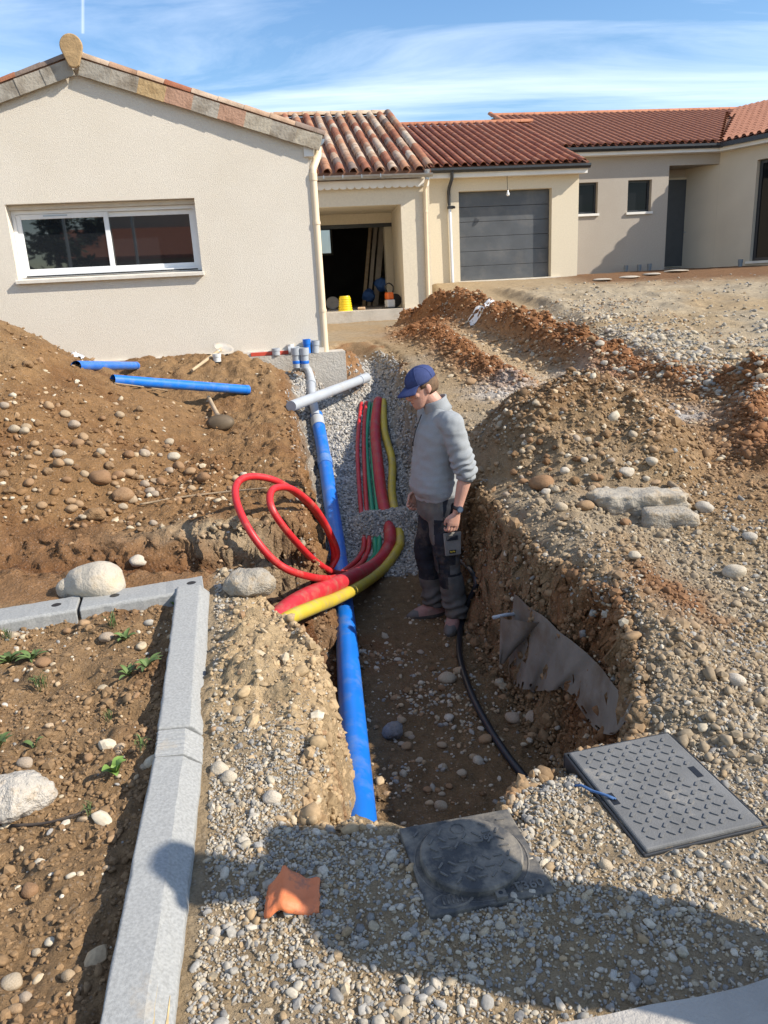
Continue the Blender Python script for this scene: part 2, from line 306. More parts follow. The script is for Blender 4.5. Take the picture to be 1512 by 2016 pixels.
def soil_colour(x, y, M):
    n1, n2, n3 = M['n1'], M['n2'], M['n3']
    def mixc(c, col, w): w = np.clip(w, 0, 1)[..., None]; return c*(1-w) + np.array(col)*w
    gravel = np.array([.315, .25, .172]); c = np.broadcast_to(gravel, x.shape+(3,)).copy()
    c = mixc(c, (.32, .235, .14), sm(-.3, .3, n1+.5*n2))
    c = mixc(c, (.37, .275, .165), sm(6.0, 8.0, y)*sm(.9, 1.6, x))                  # tracked yard
    pl = sm(2.7, 3.2, x)*sm(6.6, 7.5, y); c = mixc(c, (.39, .32, .225), pl*sm(-.5, .3, n1))
    c = mixc(c, (.36, .27, .165), pl*sm(14.5, 17, y)*.8)
    far = sm(15.5, 18.5, y + (x-5)*.35+n1)*sm(4.2, 5.4, x); c = mixc(c, (.185, .10, .05), far)
    c = mixc(c, (.28, .175, .09), sm(1.5, 2.3, x)*sm(3.6, 4.5, y)*sm(8.5, 7, y)*.9*sm(-.5, .3, n2+.4)); c = mixc(c, (.27, .18, .10), np.exp(-((x-1.15)/.35)**2)*sm(2.3, 3, y)*sm(6, 5, y)*.75*sm(-.4, .4, n2+.1))
    c = mixc(c, (.42, .32, .2), M['path'])
    c = mixc(c, (.25, .16, .085), M['bed']); c = mixc(c, (.21, .12, .06), M['bed']*sm(0, .6, n2))
    heap = M['heap']; c = mixc(c, (.285, .175, .088), heap); c = mixc(c, (.215, .118, .055), heap*sm(-.15, .45, n2)*.8)
    c = mixc(c, (.33, .225, .125), heap*sm(.0, .5, n1)*.6)
    c = mixc(c, (.285, .195, .11), M['mound']); c = mixc(c, (.22, .13, .065), M['mound']*sm(.0, .4, n2)*.8)
    for k in ('berm', 'berm2', 'rheap', 'lump'): c = mixc(c, (.235, .105, .042), M[k]*1.25*(.75 if k == 'lump' else 1))
    c = mixc(c, (.30, .16, .075), np.maximum(M['berm'], M['rheap'])*sm(.1, .6, n2)*.6)
    rp_ = np.exp(-(((x-1.36)/.24)**2+((y-3.3)/.32)**2)**2); c = mixc(c, (.225, .115, .055), rp_*sm(-.6, .1, n2)); M['redpatch'] = rp_
    c = mixc(c, (.42, .31, .185), M['lbank']*1.4); c = mixc(c, (.36, .25, .14), M['lbank']*sm(0, .5, n2)*.7)
    c = mixc(c, (.25, .14, .068), sm(-.85,-1.0,x)*sm(3.5,3.7,y)*sm(4.6,4.3,y))
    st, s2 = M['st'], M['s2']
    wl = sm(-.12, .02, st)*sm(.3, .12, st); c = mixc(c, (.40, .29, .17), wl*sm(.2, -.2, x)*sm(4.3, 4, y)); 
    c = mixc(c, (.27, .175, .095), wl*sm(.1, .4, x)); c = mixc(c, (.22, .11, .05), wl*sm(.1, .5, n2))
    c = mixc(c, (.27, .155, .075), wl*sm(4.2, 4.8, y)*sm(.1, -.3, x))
    c = mixc(c, (.19, .125, .068), M['trench']*sm(.08, .2, st)); c = mixc(c, (.14, .085, .045), M['trench']*sm(.1, .25, st)*sm(0, .6, n2)*.7)
    c = mixc(c, (.16, .075, .033), M['ditch']*1.2*sm(-.9, -.2, n2+.6)); c = mixc(c, (.19, .095, .045), sm(-.3, -.05, s2)*sm(.1, -.02, s2)*sm(4.1, 4.35, y)*sm(-.3, .3, n1+.2)*.7)
    
    cone = np.exp(-(((x+.95)/.5)**2+((y-4.5)/.12)**2)); c = mixc(c, (.45, .37, .26), cone*.9*sm(-.3, .3, n2+.2))
    c = mixc(c, (.36, .345, .32), M['bedgravel']); c = mixc(c, (.28, .15, .07), M['clump'])
    wp = np.exp(-(((x-2.0)/.35)**2+((y-8.25)/.35)**2)) + np.exp(-(((x-1.25)/.35)**2+((y-7.7)/.3)**2)); c = mixc(c, (.50, .47, .44), wp*.9*sm(-.3, .3, n2+.2))
    wp = np.exp(-(((x-2.65)/.22)**2+((y-6.6)/.3)**2)); c = mixc(c, (.46, .44, .42), wp*sm(-.2, .4, n2+.1))
    brown = np.clip(M['heap'] + M['ditch'] + M['mound']*.7, 0, 1)[..., None]; c = c*(1-brown*np.array([.17, .22, .28]))
    c = c*np.array([.94, .92, .88])
    return np.clip(c, 0, 1)
def spaced(breaks):   # (from, to, step) runs
    a = []
    for x0, x1, s in breaks: a += list(np.arange(x0, x1-1e-6, s))
    return np.array(a + [breaks[-1][1]])
gx = spaced([(-400,-60,60),(-60,-12,6),(-12,-5,.25),(-5,-2.6,.04),(-2.6,-1.3,.02),(-1.3,1.6,.0125),(1.6,3.2,.02),(3.2,5.5,.04),(5.5,14,.12),(14,40,3),(40,400,60)])
gy = [-400,-200,-80,-30,-10,-4,-2,-1,-.4,0,.3,.5,.7,.85]
yy = 1.0
while yy < 26: gy.append(yy); yy += max(.0105, .0042*yy)
gy += [27,29,32,40,60,100,200,400]; gy = np.array(gy)
GX, GY = np.meshgrid(gx, gy)
GZ, GM = ground(GX, GY)
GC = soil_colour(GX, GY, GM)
# push the cut faces about a little so that they are clods, not a smooth drape
wl = np.clip(sm(-.1, .02, GM['st'])*sm(.4, .2, GM['st']) + sm(-.1, .02, GM['s2'])*sm(.35, .2, GM['s2']), 0, 1)*sm(12, 10, GY)*(1-.65*sm(0,-.2,GX)*sm(4.0,3.6,GY))
PX = GX + wl*(.075*fbm(GZ*9+GX*2, GY*9, 4, 41, .6) + .035*ridged(GZ*13+GX*5, GY*11, 3, 43)); PY = GY + wl*(.07*fbm(GZ*9+31, GX*9+GY*3, 4, 51, .6) + .04*ridged(GZ*13+7, GX*11+GY*4, 3, 53))
PZ = GZ + wl*.035*fbm(GX*17, GY*17+GZ*11, 3, 61)
def grid_mesh(name, X, Y, Z, col):
    h, w = X.shape; me = bpy.data.meshes.new(name)
    me.vertices.add(h*w); me.vertices.foreach_set('co', np.stack([X, Y, Z], -1).astype(np.float32).ravel())
    idx = np.arange(h*w).reshape(h, w); f = np.stack([idx[:-1,:-1], idx[:-1,1:], idx[1:,1:], idx[1:,:-1]], -1).reshape(-1, 4)
    me.loops.add(f.size); me.loops.foreach_set('vertex_index', f.ravel().astype(np.int32))
    me.polygons.add(len(f)); me.polygons.foreach_set('loop_start', np.arange(0, f.size, 4, dtype=np.int32)); me.polygons.foreach_set('loop_total', np.full(len(f), 4, np.int32))
    me.polygons.foreach_set('use_smooth', np.ones(len(f), bool)); me.update(calc_edges=True)
    a = me.attributes.new('soil', 'FLOAT_COLOR', 'POINT'); a.data.foreach_set('color', np.concatenate([col.reshape(-1, 3), np.ones((h*w, 1))], 1).astype(np.float32).ravel())
    return me
gm = bpy.data.materials.new('earth_and_gravel'); gm.use_nodes = True; t = gm.node_tree; nn, ll = t.nodes, t.links
b = nn['Principled BSDF']; b.inputs['Roughness'].default_value = .95; b.inputs['Specular IOR Level'].default_value = .15
at = nn.new('ShaderNodeAttribute'); at.attribute_name = 'soil'; co = nn.new('ShaderNodeTexCoord')
def gnoise(scale, det, rough=.6):
    n = nn.new('ShaderNodeTexNoise'); n.inputs['Scale'].default_value = scale; n.inputs['Detail'].default_value = det; n.inputs['Roughness'].default_value = rough; ll.new(co.outputs['Object'], n.inputs['Vector']); return n
na = gnoise(14, 8, .7); mr = nn.new('ShaderNodeMapRange'); mr.inputs[1].default_value = .25; mr.inputs[2].default_value = .75; mr.inputs[3].default_value = .62; mr.inputs[4].default_value = 1.36
ll.new(na.outputs[0], mr.inputs[0]); hv = nn.new('ShaderNodeHueSaturation'); ll.new(at.outputs['Color'], hv.inputs['Color']); ll.new(mr.outputs[0], hv.inputs['Value'])
vo = nn.new('ShaderNodeTexVoronoi'); vo.inputs['Scale'].default_value = 55; ll.new(co.outputs['Object'], vo.inputs['Vector'])   # grit
vr = nn.new('ShaderNodeValToRGB'); vr.color_ramp.elements[0].position = .12; vr.color_ramp.elements[1].position = .3; vr.color_ramp.elements[0].color = (.55,.55,.55,1); vr.color_ramp.elements[1].color = (0,0,0,1)
ll.new(vo.outputs['Distance'], vr.inputs[0])
gr = nn.new('ShaderNodeMix'); gr.data_type = 'RGBA'; gr.blend_type = 'MIX'; ll.new(hv.outputs[0], gr.inputs['A'])
hv2 = nn.new('ShaderNodeMix'); hv2.data_type = 'RGBA'; hv2.inputs['Factor'].default_value = .5; hv2.inputs['B'].default_value = (.55,.52,.47,1); ll.new(hv.outputs[0], hv2.inputs['A']); ll.new(hv2.outputs['Result'], gr.inputs['B'])
nb = gnoise(3.5, 4); mu = nn.new('ShaderNodeMath'); mu.operation = 'MULTIPLY'; ll.new(vr.outputs[0], mu.inputs[0]); ll.new(nb.outputs[0], mu.inputs[1]); ll.new(mu.outputs[0], gr.inputs['Factor'])
ll.new(gr.outputs['Result'], b.inputs['Base Color'])
nf = gnoise(75, 6, .7); bp = nn.new('ShaderNodeBump'); bp.inputs['Strength'].default_value = .9; bp.inputs['Distance'].default_value = .02; ll.new(nf.outputs[0], bp.inputs['Height'])
bp2 = nn.new('ShaderNodeBump'); bp2.inputs['Strength'].default_value = .6; bp2.inputs['Distance'].default_value = .01; bp2.invert = True; ll.new(vo.outputs['Distance'], bp2.inputs['Height']); ll.new(bp.outputs[0], bp2.inputs['Normal'])
ll.new(bp2.outputs[0], b.inputs['Normal'])
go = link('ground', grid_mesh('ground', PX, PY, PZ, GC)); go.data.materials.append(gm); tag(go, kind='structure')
def gz(x, y): return float(ground(np.array([x]), np.array([y]))[0][0])
def G(px, py, y0=1.0, y1=24.0, dz=0.0):
    """where the sight line through a photo pixel meets the ground"""
    d = ray(px, py); ys = np.concatenate([np.arange(y0, min(8, y1), .01), np.arange(8, max(y1, 8), .04)])
    if len(ys) == 0: ys = np.array([y0])
    X = d[0]/d[1]*ys; Z = EYE + d[2]/d[1]*ys; g = ground(X, ys)[0] + dz
    k = np.argmax(Z <= g) if (Z <= g).any() else len(ys)-1
    return Vector((X[k], ys[k], g[k]))
# ================================================================ GRAVEL (uncountable): instanced pebbles
pm = bpy.data.materials.new('pebble_stone'); pm.use_nodes = True; t = pm.node_tree; nn, ll = t.nodes, t.links
b = nn['Principled BSDF']; b.inputs['Roughness'].default_value = .82; b.inputs['Specular IOR Level'].default_value = .25
at = nn.new('ShaderNodeAttribute'); at.attribute_type = 'INSTANCER'; at.attribute_name = 'tint'; co = nn.new('ShaderNodeTexCoord')
n_ = nn.new('ShaderNodeTexNoise'); n_.inputs['Scale'].default_value = 2.2; n_.inputs['Detail'].default_value = 5; ll.new(co.outputs['Object'], n_.inputs['Vector'])
mr = nn.new('ShaderNodeMapRange'); mr.inputs[1].default_value = .3; mr.inputs[2].default_value = .7; mr.inputs[3].default_value = .8; mr.inputs[4].default_value = 1.18; ll.new(n_.outputs[0], mr.inputs[0])
hv = nn.new('ShaderNodeHueSaturation'); ll.new(at.outputs['Color'], hv.inputs['Color']); ll.new(mr.outputs[0], hv.inputs['Value']); ll.new(hv.outputs[0], b.inputs['Base Color'])
def pebble_tree(name, variants=9, sub=2, rough=.55, mat_=pm):
    g = bpy.data.node_groups.new(name, 'GeometryNodeTree')
    g.interface.new_socket('Geometry', in_out='INPUT', socket_type='NodeSocketGeometry'); g.interface.new_socket('Geometry', in_out='OUTPUT', socket_type='NodeSocketGeometry')
    n = g.nodes; l = g.links; gi = n.new('NodeGroupInput'); gout = n.new('NodeGroupOutput')
    g2i = n.new('GeometryNodeGeometryToInstance')
    for k in range(variants):
        ic = n.new('GeometryNodeMeshIcoSphere'); ic.inputs['Radius'].default_value = 1; ic.inputs['Subdivisions'].default_value = sub
        ps = n.new('GeometryNodeInputPosition'); nz_ = n.new('ShaderNodeTexNoise'); nz_.noise_dimensions = '4D'; nz_.inputs['W'].default_value = k*3.7; nz_.inputs['Scale'].default_value = .8; nz_.inputs['Detail'].default_value = 1.5
        sb = n.new('ShaderNodeVectorMath'); sb.operation = 'SUBTRACT'; sb.inputs[1].default_value = (.5,.5,.5); sc = n.new('ShaderNodeVectorMath'); sc.operation = 'SCALE'; sc.inputs['Scale'].default_value = rough*2.2
        l.new(ps.outputs[0], nz_.inputs['Vector']); l.new(nz_.outputs['Color'], sb.inputs[0]); l.new(sb.outputs[0], sc.inputs[0])
        sp = n.new('GeometryNodeSetPosition'); l.new(ic.outputs['Mesh'], sp.inputs['Geometry']); l.new(sc.outputs[0], sp.inputs['Offset'])
        ss = n.new('GeometryNodeSetShadeSmooth'); l.new(sp.outputs[0], ss.inputs['Geometry']); ss.inputs['Shade Smooth'].default_value = (k % 3 != 2)
        smn = n.new('GeometryNodeSetMaterial'); smn.inputs['Material'].default_value = mat_; l.new(ss.outputs[0], smn.inputs['Geometry']); l.new(smn.outputs[0], g2i.inputs[0])
    io = n.new('GeometryNodeInstanceOnPoints'); io.inputs['Pick Instance'].default_value = True
    l.new(gi.outputs[0], io.inputs['Points']); l.new(g2i.outputs[0], io.inputs['Instance'])
    def na(nm, ty):
        q = n.new('GeometryNodeInputNamedAttribute'); q.data_type = ty; q.inputs['Name'].default_value = nm; return q.outputs['Attribute']
    l.new(na('pick', 'INT'), io.inputs['Instance Index']); l.new(na('turn', 'FLOAT_VECTOR'), io.inputs['Rotation']); l.new(na('size', 'FLOAT_VECTOR'), io.inputs['Scale'])
    l.new(io.outputs[0], gout.inputs[0]); return g
PEB = pebble_tree('pebbles_round', 9, 2, .5); CRU = pebble_tree('pebbles_crushed', 9, 1, .75)
PAL_MIX = .93*np.array([(1.0,.945,.85)])*np.array([(.47,.44,.39),(.38,.37,.35),(.31,.305,.30),(.55,.51,.44),(.50,.42,.31),(.34,.29,.23),(.55,.51,.45),(.42,.36,.27),(.27,.27,.275),(.44,.33,.21),(.40,.395,.385),(.52,.47,.38)])
PAL_WARM = np.array([(.42,.31,.19),(.36,.24,.14),(.46,.37,.25),(.31,.20,.11),(.50,.43,.32),(.38,.28,.18),(.28,.17,.09)])
PAL_GREY = .84*np.array([(1.0,.97,.92)])*np.array([(.42,.41,.39),(.33,.33,.33),(.50,.48,.45),(.27,.28,.29),(.45,.42,.37),(.57,.55,.52)])
PAL_RED = np.array([(.25,.115,.048),(.21,.095,.04),(.30,.15,.07),(.27,.17,.09)])
def scatter(name, xy, rad, pal, label, tree=PEB, sink=.35, flat=(.5,.85), mixp=None, tilt=.35, cat='gravel'):
    n = len(xy); z, _ = ground(xy[:,0], xy[:,1])
    f = rng.uniform(*flat, n); e = rng.uniform(.75, 1.35, n); S = np.stack([rad*e, rad/e, rad*f], 1)
    turn = np.stack([rng.normal(0, tilt, n), rng.normal(0, tilt, n), rng.uniform(0, 6.28, n)], 1)
    if pal is None:
        _, M_ = ground(xy[:,0], xy[:,1], False); col = soil_colour(xy[:,0], xy[:,1], M_)*rng.uniform(.8, 1.12, (n, 1))
    else: col = pal[rng.integers(0, len(pal), n)]*rng.uniform(.82, 1.16, (n, 1))
    if mixp is not None:
        sel = rng.random(n) < mixp[1]; col[sel] = mixp[0][rng.integers(0, len(mixp[0]), sel.sum())]
    me = bpy.data.meshes.new(name); me.vertices.add(n)
    me.vertices.foreach_set('co', np.stack([xy[:,0], xy[:,1], z + S[:,2]*(1-2*sink)], 1).astype(np.float32).ravel())
    for nm, ty, dat, key in (('size','FLOAT_VECTOR',S,'vector'),('turn','FLOAT_VECTOR',turn,'vector'),('tint','FLOAT_COLOR',np.concatenate([np.clip(col,0,1),np.ones((n,1))],1),'color')):
        a = me.attributes.new(nm, ty, 'POINT'); a.data.foreach_set(key, dat.astype(np.float32).ravel())
    a = me.attributes.new('pick', 'INT', 'POINT'); a.data.foreach_set('value', rng.integers(0, 9, n).astype(np.int32))
    o = link(name, me); o.modifiers.new('scatter', 'NODES').node_group = tree; return tag(o, label, cat, kind='stuff')
def off_covers(x, y):
    a_ = (np.abs((x-.205)*.98+(y-1.84)*.19) < .14) & (np.abs(-(x-.205)*.19+(y-1.84)*.98) < .14)
    l_ = np.hypot(x-.2, y-1.838) < .158
    b_ = (np.abs((x-.845)*.976+(y-2.115)*.218) < .215) & (np.abs(-(x-.845)*.19+(y-2.115)*.98) < .268)
    return np.where(l_ | b_, 0.0, np.where(a_, .22, 1.0))
def sample(x0, x1, y0, y1, per_m2_at, dens):
    """random points, per_m2_at(y) candidates per square metre, thinned by dens(x, y, masks)"""
    P = []
    ys = np.geomspace(max(y0, .3), y1, 24)
    for a, b_ in zip(ys[:-1], ys[1:]):
        n = int((x1-x0)*(b_-a)*per_m2_at((a+b_)/2)); P.append(np.stack([rng.uniform(x0, x1, n), rng.uniform(a, b_, n)], 1))
    P = np.concatenate(P); v = np.abs(P[:,0]) < .62*P[:,1]+1.0; P = P[v]
    _, M_ = ground(P[:,0], P[:,1], False); k = rng.random(len(P)) < dens(P[:,0], P[:,1], M_); return P[k]
def off_curb(x, y): return 1 - ((x < np.interp(y, [.5,1,2,3.85], [-.42,-.47,-.60,-.93]))*(y < 3.98)*(y > .2))
def d_near(x, y, M):
    g = off_covers(x, y)*off_curb(x, y)*(1-sm(.0, .03, M['st']))*(1-sm(0, .05, M['s2']))*(1-M['heap'])*(1-.85*M['mound'])*(1-.97*M['lbank'])*(1-.8*sm(3.2,4.6,y)*sm(.1,-.3,M['n2']))
    g *= 1 - .8*np.exp(-(((x-1.36)/.24)**2+((y-3.3)/.32)**2)**2)
    for k in ('berm','berm2','path','rheap','lump'): g = g*(1-M[k])
    patch = .35 + .65*sm(-.25, .2, M['n2'] + .5*M['n1'])
    return g*patch*sm(6.6, 5.6, y)*(1 - .85*sm(1.7, 2.4, x)*sm(3.7, 4.5, y))*(1-.6*sm(2.3,3.4,y)*sm(.5,.9,x))
near_xy = sample(-1.0, 4.2, .5, 6.5, lambda y: 5600 if y < 3 else 5600*(3/y)**1.9, d_near)
nr = np.clip(rng.lognormal(math.log(.0058), .42, len(near_xy)), .0028, .022)*np.interp(near_xy[:,1], [1,3,6], [1,1.05,1.5])
hf = rng.random(len(near_xy)) < .45
scatter('gravel', near_xy[hf], nr[hf], PAL_MIX*.86, 'loose mixed grey and tan rounded gravel around the trench and manhole covers', sink=.42)
scatter('crushed_gravel', near_xy[~hf], nr[~hf]*1.05, PAL_MIX*.84, 'angular grey and tan chippings among the gravel round the covers', tree=CRU, sink=.36, flat=(.4,.9), tilt=.6)
fine_xy = sample(-1.0, 3.2, .5, 3.6, lambda y: 15000 if y < 2.4 else 15000*(2.4/y)**2, lambda x, y, M: d_near(x, y, M)*.9)
scatter('fine_gravel', fine_xy, rng.uniform(.002, .0055, len(fine_xy)), PAL_MIX*.82, 'fine grit lying between the gravel stones near the covers', tree=CRU, sink=.25, flat=(.5, 1))
def d_yard(x, y, M):
    g = (1-sm(0, .03, M['st']))*(1-M['heap'])
    for k in ('berm','berm2','path','rheap'): g = g*(1-M[k])
    pl = sm(2.75, 3.1, x); edge = np.exp(-((x-3.25)/.45)**2)*sm(6.8, 7.5, y)*sm(14, 11, y)
    return np.clip(g*pl*(.06 + .6*edge + .35*sm(.0, .5, M['n1'])*sm(13, 9, y) + .18*sm(.1, .5, M['n2']))*sm(19, 15, y), 0, 1)
yd = sample(2.4, 9.5, 6.3, 19, lambda y: 1300*(7/y)**1.7, d_yard)
yd = yd[rng.random(len(yd)) < np.interp(yd[:,1], [7, 11, 16], [.9, .6, .35])]
scatter('yard_gravel', yd, np.clip(rng.lognormal(math.log(.015), .4, len(yd)), .007, .045), PAL_MIX*.8, 'pale stony gravel spread over the yard in front of the garage', sink=.35)
bedp = sample(-1.3, .9, 5.85, 11.8, lambda y: 5200*(6/y)**1.8, lambda x, y, M: np.clip(M['bedgravel']*1.2, 0, 1))
scatter('bedding_gravel', bedp, rng.uniform(.0085, .017, len(bedp))*np.interp(bedp[:,1], [6,11], [1,1.35]), PAL_GREY, 'grey crushed bedding gravel under and over the pipes in the trench', tree=CRU, sink=.25, flat=(.5, .95), tilt=.8)
flp = sample(-.5, 1.1, 2.0, 6.6, lambda y: 2100*(3/max(y, 2.5)), lambda x, y, M: M['trench']*sm(.05, .15, M['st'])*(.12+.88*sm(.0, .5, M['n2']+.35*M['n1']+.25*sm(-.1, .5, x))))
scatter('trench_pebbles', flp, np.clip(rng.lognormal(math.log(.007), .5, len(flp)), .003, .03), PAL_MIX*.8, 'small pebbles strewn over the brown trench floor', mixp=(PAL_WARM, .45), sink=.4)
bdp = sample(-3.2, -.6, .6, 3.9, lambda y: 1500, lambda x, y, M: M['bed']*(.10 + .8*sm(.15, .5, fbm(x*2.1, y*2.1, 3, 77))))
scatter('bed_pebbles', bdp, np.clip(rng.lognormal(math.log(.0072), .5, len(bdp)), .003, .03), PAL_MIX*1.05, 'small white and brown pebbles on the soil inside the kerb', mixp=(PAL_WARM, .45), sink=.4)
hpp = sample(-5.2, -.4, 4.25, 9.3, lambda y: 900*(5/y)**1.2, lambda x, y, M: M['heap']*np.clip(.12 + .9*M['cobble']*sm(-.35, .2, M['n2']+.2), 0, 1))
scatter('heap_pebbles', hpp, np.clip(rng.lognormal(math.log(.011), .5, len(hpp)), .005, .035), None, tree=CRU, label='brown pebbles and clods tumbled down the left spoil heap', mixp=(PAL_WARM, .3), sink=.4)
mdp = sample(.3, 3.3, 4.3, 8.2, lambda y: 1700*(5/y)**1.2, lambda x, y, M: np.clip(M['mound']*1.3*(1-sm(0, .04, M['st'])), 0, 1)*(.35+.65*sm(-.2, .3, M['n2'])))
scatter('mound_pebbles', mdp, np.clip(rng.lognormal(math.log(.011), .5, len(mdp)), .006, .045), None, tree=CRU, label='stones and clods covering the small spoil mound behind the worker', mixp=(PAL_WARM, .35), sink=.4)
wlp = sample(-1.3, 1.4, 2.05, 11, lambda y: 2600*(4/max(y, 3))**1.3, lambda x, y, M: np.clip(sm(-.1, .0, M['st'])*sm(.2, .1, M['st']) + .5*M['lbank'] + .7*sm(-.1, .02, M['s2'])*sm(.3, .15, M['s2']), 0, 1)*.6*off_curb(x, y))
scatter('bank_clods', wlp, np.clip(rng.lognormal(math.log(.009), .5, len(wlp)), .004, .035), None, tree=CRU, label='clods and stones sticking out of the cut trench banks', mixp=(PAL_WARM, .2), sink=.48)
rdp = sample(.2, 4.6, 5.0, 16, lambda y: 1700*(8/y)**1.4, lambda x, y, M: np.clip(np.maximum.reduce([M['berm'], M['berm2'], M['rheap'], .8*M['lump']])*1.2, 0, 1)*(1-sm(0, .04, M['st'])))
scatter('berm_clods', rdp, np.clip(rng.lognormal(math.log(.013), .5, len(rdp)), .006, .06), None, 'crumbly red clods on the berms along the tracked path', tree=CRU, mixp=(PAL_WARM, .06), sink=.4)
lt = sample(-.2, 4.5, 6.2, 14, lambda y: 260, lambda x, y, M: (1-sm(0,.03,M['st']))*sm(1.0,1.4,x)*.5)
scatter('track_pebbles', lt, np.clip(rng.lognormal(math.log(.012), .5, len(lt)), .006, .04), PAL_WARM, 'scattered brown stones over the tracked earth path', mixp=(PAL_MIX*.85, .3), sink=.4)
bcl = sample(-3.2, -.5, .6, 3.9, lambda y: 3800, lambda x, y, M: M['bed']*(.25+.75*sm(-.3, .3, fbm(x*3.3, y*3.3, 3, 91))))
scatter('bed_crumbs', bcl, np.clip(rng.lognormal(math.log(.0055), .5, len(bcl)), .002, .025), None, 'crumbs of brown soil on the bed inside the kerb', tree=CRU, sink=.35, flat=(.5, 1))
ycl = sample(-.2, 4.2, 2.2, 8.2, lambda y: 2600*(3/max(y,2.5))**1.5, lambda x, y, M: off_covers(x, y)*(1-sm(0,.03,M['st']))*(1-M['heap'])*sm(.7,1.0,x)*.8)
scatter('earth_crumbs', ycl, np.clip(rng.lognormal(math.log(.008), .5, len(ycl)), .003, .035), None, 'earthy crumbs mixed into the gravel of the right bank', tree=CRU, sink=.35, flat=(.5, 1))
wc = sample(-1.3, 1.4, 2.0, 7.0, lambda y: 15000*(3/max(y, 2.6))**1.2, lambda x, y, M: sm(-.06, .0, M['st'])*sm(.24, .16, M['st'])*(.35+.65*sm(-.2, .3, M['n3']))*off_curb(x, y))
scatter('wall_crumbs', wc, np.clip(rng.lognormal(math.log(.0075), .55, len(wc)), .003, .04), None, 'crumbling earth clods on the steep faces of the trench', tree=CRU, mixp=(PAL_MIX*.75, .1), sink=.3, flat=(.6, 1.1), tilt=.9)
# ================================================================ HOUSES
HA_ROT = R(8); HB_ROT = R(7)
class Frame:
    def __init__(s, ox, oy, rz): s.o = np.array([ox, oy, 0.]); s.x = np.array([math.cos(rz), math.sin(rz), 0]); s.y = np.array([-math.sin(rz), math.cos(rz), 0])
    def hit(s, px, py, yl):   # local (x, z) where a sight line meets the local plane y = yl
        d = ray(px, py); c = np.array([0, 0, EYE]) - s.o; t_ = (yl - c@s.y)/(d@s.y); p = c + d*t_; return p@s.x, p[2]
def wall(mb, x0, x1, z0, z1, y, th, holes=(), back=True):
    xs = sorted({x0, x1, *[h[0] for h in holes], *[h[1] for h in holes]}); zs = sorted({z0, z1, *[h[2] for h in holes], *[h[3] for h in holes]})
    for a, b_ in zip(xs[:-1], xs[1:]):
        for c, d in zip(zs[:-1], zs[1:]):
            if any(h[0] <= a+1e-6 and b_ <= h[1]+1e-6 and h[2] <= c+1e-6 and d <= h[3]+1e-6 for h in holes): continue
            mb.add([(a,y,c),(b_,y,c),(b_,y,d),(a,y,d)], [(0,1,2,3)])
            if back: mb.add([(a,y+th,c),(b_,y+th,c),(b_,y+th,d),(a,y+th,d)], [(3,2,1,0)])
    for h in holes:
        a, b_, c, d = h; q = [(a,c),(b_,c),(b_,d),(a,d)]
        for i in range(4):
            (u0, w0), (u1, w1) = q[i], q[(i+1) % 4]; mb.add([(u0,y,w0),(u0,y+th,w0),(u1,y+th,w1),(u1,y,w1)], [(0,1,2,3)])
    mb.add([(x0,y,z0),(x0,y+th,z0),(x0,y+th,z1),(x0,y,z1)], [(0,3,2,1)]); mb.add([(x1,y,z0),(x1,y+th,z0),(x1,y+th,z1),(x1,y,z1)], [(0,1,2,3)])
    mb.add([(x0,y,z1),(x1,y,z1),(x1,y+th,z1),(x0,y+th,z1)], [(0,1,2,3)])
    return mb
M_A = mat('render_beige', (.69,.625,.525), .95, .05, 40, .8, 110, spec=.1, dirt=(.63,.56,.455), dscale=.7, dlo=.42, dhi=.8)
M_A2 = mat('render_cream', (.62,.545,.42), .95, .05, 30, .5, 110, spec=.1)
M_B = mat('render_cream_yellow', (.64,.56,.42), .95, .05, 30, .5, 110, spec=.1)
M_B2 = mat('render_taupe', (.40,.355,.30), .95, .06, 30, .5, 110, spec=.1, dirt=(.36,.315,.26), dscale=.6, dlo=.42, dhi=.8)
M_B3 = mat('render_pale_stone', (.56,.50,.40), .95, .05, 1.2, .45, 150, spec=.1)
M_WHITE = mat('white_lacquer', (.78,.78,.77), .35, .03, 8)
M_FASC = mat('white_fascia', (.72,.69,.63), .6, .06, 4)
M_SILL = mat('sill_stone', (.62,.57,.49), .85, .08, 10, .3, 90)
M_ZINC = mat('zinc', (.42,.44,.46), .38, .12, 9, metal=.85)
M_CREAMPVC = mat('cream_pvc', (.72,.58,.40), .45, .05, 5)
M_ANTH = mat('anthracite_metal', (.028,.031,.036), .42, .12, 6)
M_DOOR = mat('garage_door_grey', (.075,.08,.087), .42, .18, 2.2, .12, 50, dirt=(.16,.15,.14), dscale=1.6, dlo=.5, dhi=.85)
M_CONC = mat('raw_concrete', (.45,.41,.35), .95, .14, 3, .6, 45, dirt=(.33,.27,.2), dscale=2.5)
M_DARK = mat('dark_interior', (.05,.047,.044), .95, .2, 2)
M_BLOCK = mat('concrete_block', (.20,.17,.125), .95, .2, 5, .6, 40)
M_BLACK = mat('black_plastic', (.012,.012,.013), .45, .1, 5)
def glass(name, col=(.012,.014,.017), rough=.02, spec=.7):
    g = mat(name, col, rough, .05, 2, spec=spec); return g
M_GLASS = glass('window_glass'); M_GLASS2 = glass('dim_glass', (.01,.011,.013)); M_GLASS2.node_tree.nodes['Principled BSDF'].inputs['IOR'].default_value = 1.3; M_GLASS2.node_tree.nodes['Principled BSDF'].inputs['Specular IOR Level'].default_value = .35
M_GLASS.node_tree.nodes['Principled BSDF'].inputs['IOR'].default_value = 1.75
M_TILE_A = ramp_mat('mixed_clay_tile', [(.40,.27,.18),(.33,.135,.07),(.46,.37,.28),(.28,.105,.055),(.36,.22,.14),(.44,.33,.24),(.30,.12,.065),(.22,.16,.125),(.38,.19,.105)], .85, .3, 45)
